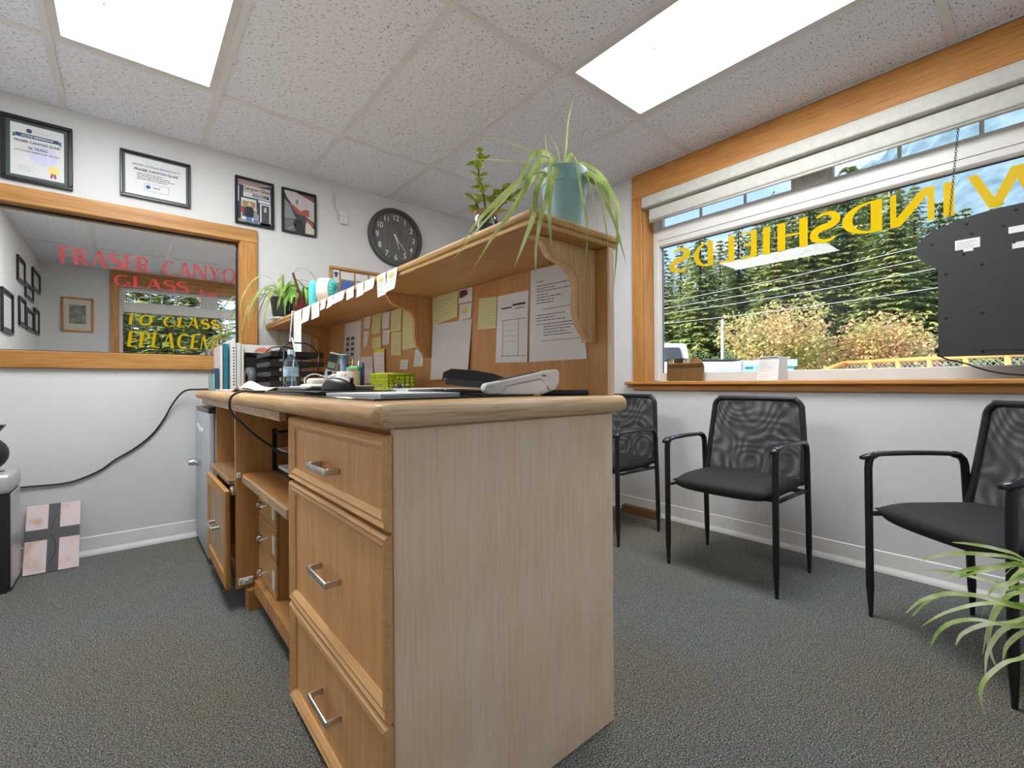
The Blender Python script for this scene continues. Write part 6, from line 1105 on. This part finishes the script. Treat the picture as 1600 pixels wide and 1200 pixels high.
# bread-slice shaped sign, seen from its plain back
t = thing('hanging_sign', 'black bread-slice shaped sign back hanging by a chain in the window', 'sign', (2.72, .05, 1.02)); cyc = .045; half = [(.0, 1.622), (.06, 1.621), (.12, 1.618), (.18, 1.610), (.24, 1.597), (.29, 1.578), (.325, 1.555), (.346, 1.525), (.350, 1.498), (.343, 1.470), (.325, 1.445), (.300, 1.424), (.285, 1.405), (.280, 1.380), (.280, 1.050), (.277, 1.032), (.262, 1.024), (0, 1.020)]
half = [(p.x, p.z) for p in smoothpath([(a, 0, b) for a, b in half], 70)]
outl = [(cyc+a, b) for a, b in half]+[(cyc-a, b) for a, b in half[::-1][1:-1]]
m = MB(); m.prism(outl, 'x', 2.712, 2.730); m.build('board', M('sign_black', (.030, .030, .032), .7), t)
SCR = M('screw_black', (.004, .004, .004), .4)
for y, z in ((.345, 1.52), (.235, 1.580), (.22, 1.535), (.30, 1.38), (.30, 1.19), (.19, 1.40), (.19, 1.20), (.19, 1.04), (.13, 1.545), (.095, 1.60), (.245, 1.455), (.10, 1.47), (-.10, 1.54), (-.2, 1.2), (-.1, 1.4)): m = MB(); m.lathe([(0, -.003), (.004, -.003), (.005, 0), (0, 0)], (2.7118, y, z), 10, 'x'); m.build('screw', SCR, t)
LB = M('sticker_white', (.74, .74, .73), .5)
for a in ((.195, .270, 1.475, 1.516), (.06, .115, 1.508, 1.534), (.05, .105, 1.445, 1.470), (.215, .245, 1.464, 1.4745)): MB().box(2.7109, 2.7118, *a).build('sticker', LB, t)
p = MB()
for k in range(5): z = 1.506-.006*k; p.add([(2.7107, .264, z), (2.7107, .205+.01*(k % 3), z), (2.7107, .205+.01*(k % 3), z-.002), (2.7107, .264, z-.002)], [(0, 1, 2, 3)])
p.build('sticker_print', INKG, t, norm=False); m = MB(); m.lathe([(.006, -.0015), (.008, 0), (.006, .0015)], (2.7205, .292, 1.592), 14, 'x'); m.build('eyelet', STEEL, t, True); m = MB(); m.lathe([(.006, -.0015), (.008, 0), (.006, .0015)], (2.7205, -.202, 1.592), 14, 'x'); m.build('eyelet', STEEL, t, True); MB().rbox(2.714, 2.728, .325, .338, 1.04, 1.062, .003, 1).build('cable_clip', BLACKP, t)
for cyy, lab in ((.289, 'thin metal chain holding the bread-shaped sign'),):
    t = thing('chain', lab, 'chain', (2.722, cyy, 1.60)); lm = None; n = 36
    for k in range(n):
        z = 1.606+.0125*k; x = 2.7215+.115*(k/n)
        if lm is None:
            m = MB(); pts = [(0, .0038*math.cos(a)*1.0, .0085*math.sin(a)) for a in [6.2832*i/12 for i in range(13)]]; m.tube(pts, .0012, 5, cap=False); lm = m.build('link', M('chain_metal', (.10, .10, .10), .4, metal=.8), t, True); o = lm
        else: o = lm.copy(); C.objects.link(o); o.parent = t
        o.location = Vector((x, cyy-.02*(k/n), z))-Vector((2.722, cyy, 1.60)); o.rotation_euler.z = (k % 2)*1.57+.3
    for v in lm.data.vertices: v.co += Vector((2.722, cyy, 1.60))*1.0
m = MB(); m.tube(smoothpath([(2.735, .332, 1.036), (2.745, .300, 1.012), (2.755, .25, .995), (2.765, .19, .965), (2.77, .12, .945), (2.775, .0, .9335), (2.78, -.1, .9315)], 30), .0035, 6); m.solo('sign_cable', BLACKP, 'thin black cable trailing from the bread-shaped sign to the sill', 'cable', smooth=True)

# ================================================================ left wall frames, seen in the inner window's reflection
tfL = lambda v: (XL-v[1], v[0], v[2])
for y0, y1, z0, z1, lab in ((.23, .62, 1.915, 2.155, 'highest framed certificate on the left wall, seen reflected'), (-.80, -.27, 1.985, 2.215, 'upper far framed certificate on the left wall, seen reflected'), (-.30, .19, 1.820, 1.975-.0, 'middle framed certificate on the left wall, seen reflected'), (.20, .55, 1.50, 1.78, 'lower near framed certificate on the left wall, seen reflected'), (-.30, .15, 1.495, 1.725, 'lower middle framed certificate on the left wall, seen reflected'), (-.715, -.36, 1.50, 1.785, 'lower far framed certificate on the left wall, seen reflected'), (.87, 1.34, 1.37, 1.735, 'large framed sheet on the left wall, seen reflected')):
    t, F0 = picture(lab, y0, y1, z0, z1, .02, PAPERW, tfL, mount=.03); m = MB(); lines(m, F0(.0004), y0+.08, y1-.08, z0+.07, z1-.07, 7, .004, int(y0*100)); printed(t, m, INKG)
t = thing('picture_frame', 'wood framed picture on the front wall, seen reflected', 'picture', (-.45, YF+.01, 1.575)); f = MB(tfF); x0, x1, z0, z1, k = -.60, -.31, 1.575, 1.995, .022
for a in ((x0, x1, z1-k, z1), (x0, x1, z0, z0+k), (x0, x0+k, z0+k, z1-k), (x1-k, x1, z0+k, z1-k)): f.rbox(a[0], a[1], -.02, -.001, a[2], a[3], .003, 1)
f.build('frame', OAK_Z, t); MB(tfF).box(x0+k, x1-k, -.006, -.002, z0+k, z1-k).build('mount', M('pale_mount', (.62, .58, .50), .6), t); MB(tfF).box(x0+.07, x1-.07, -.0075, -.0062, z0+.1, z1-.09).build('print', M('muted_print', (.22, .24, .20), .6, noise=.6, nscale=14), t)
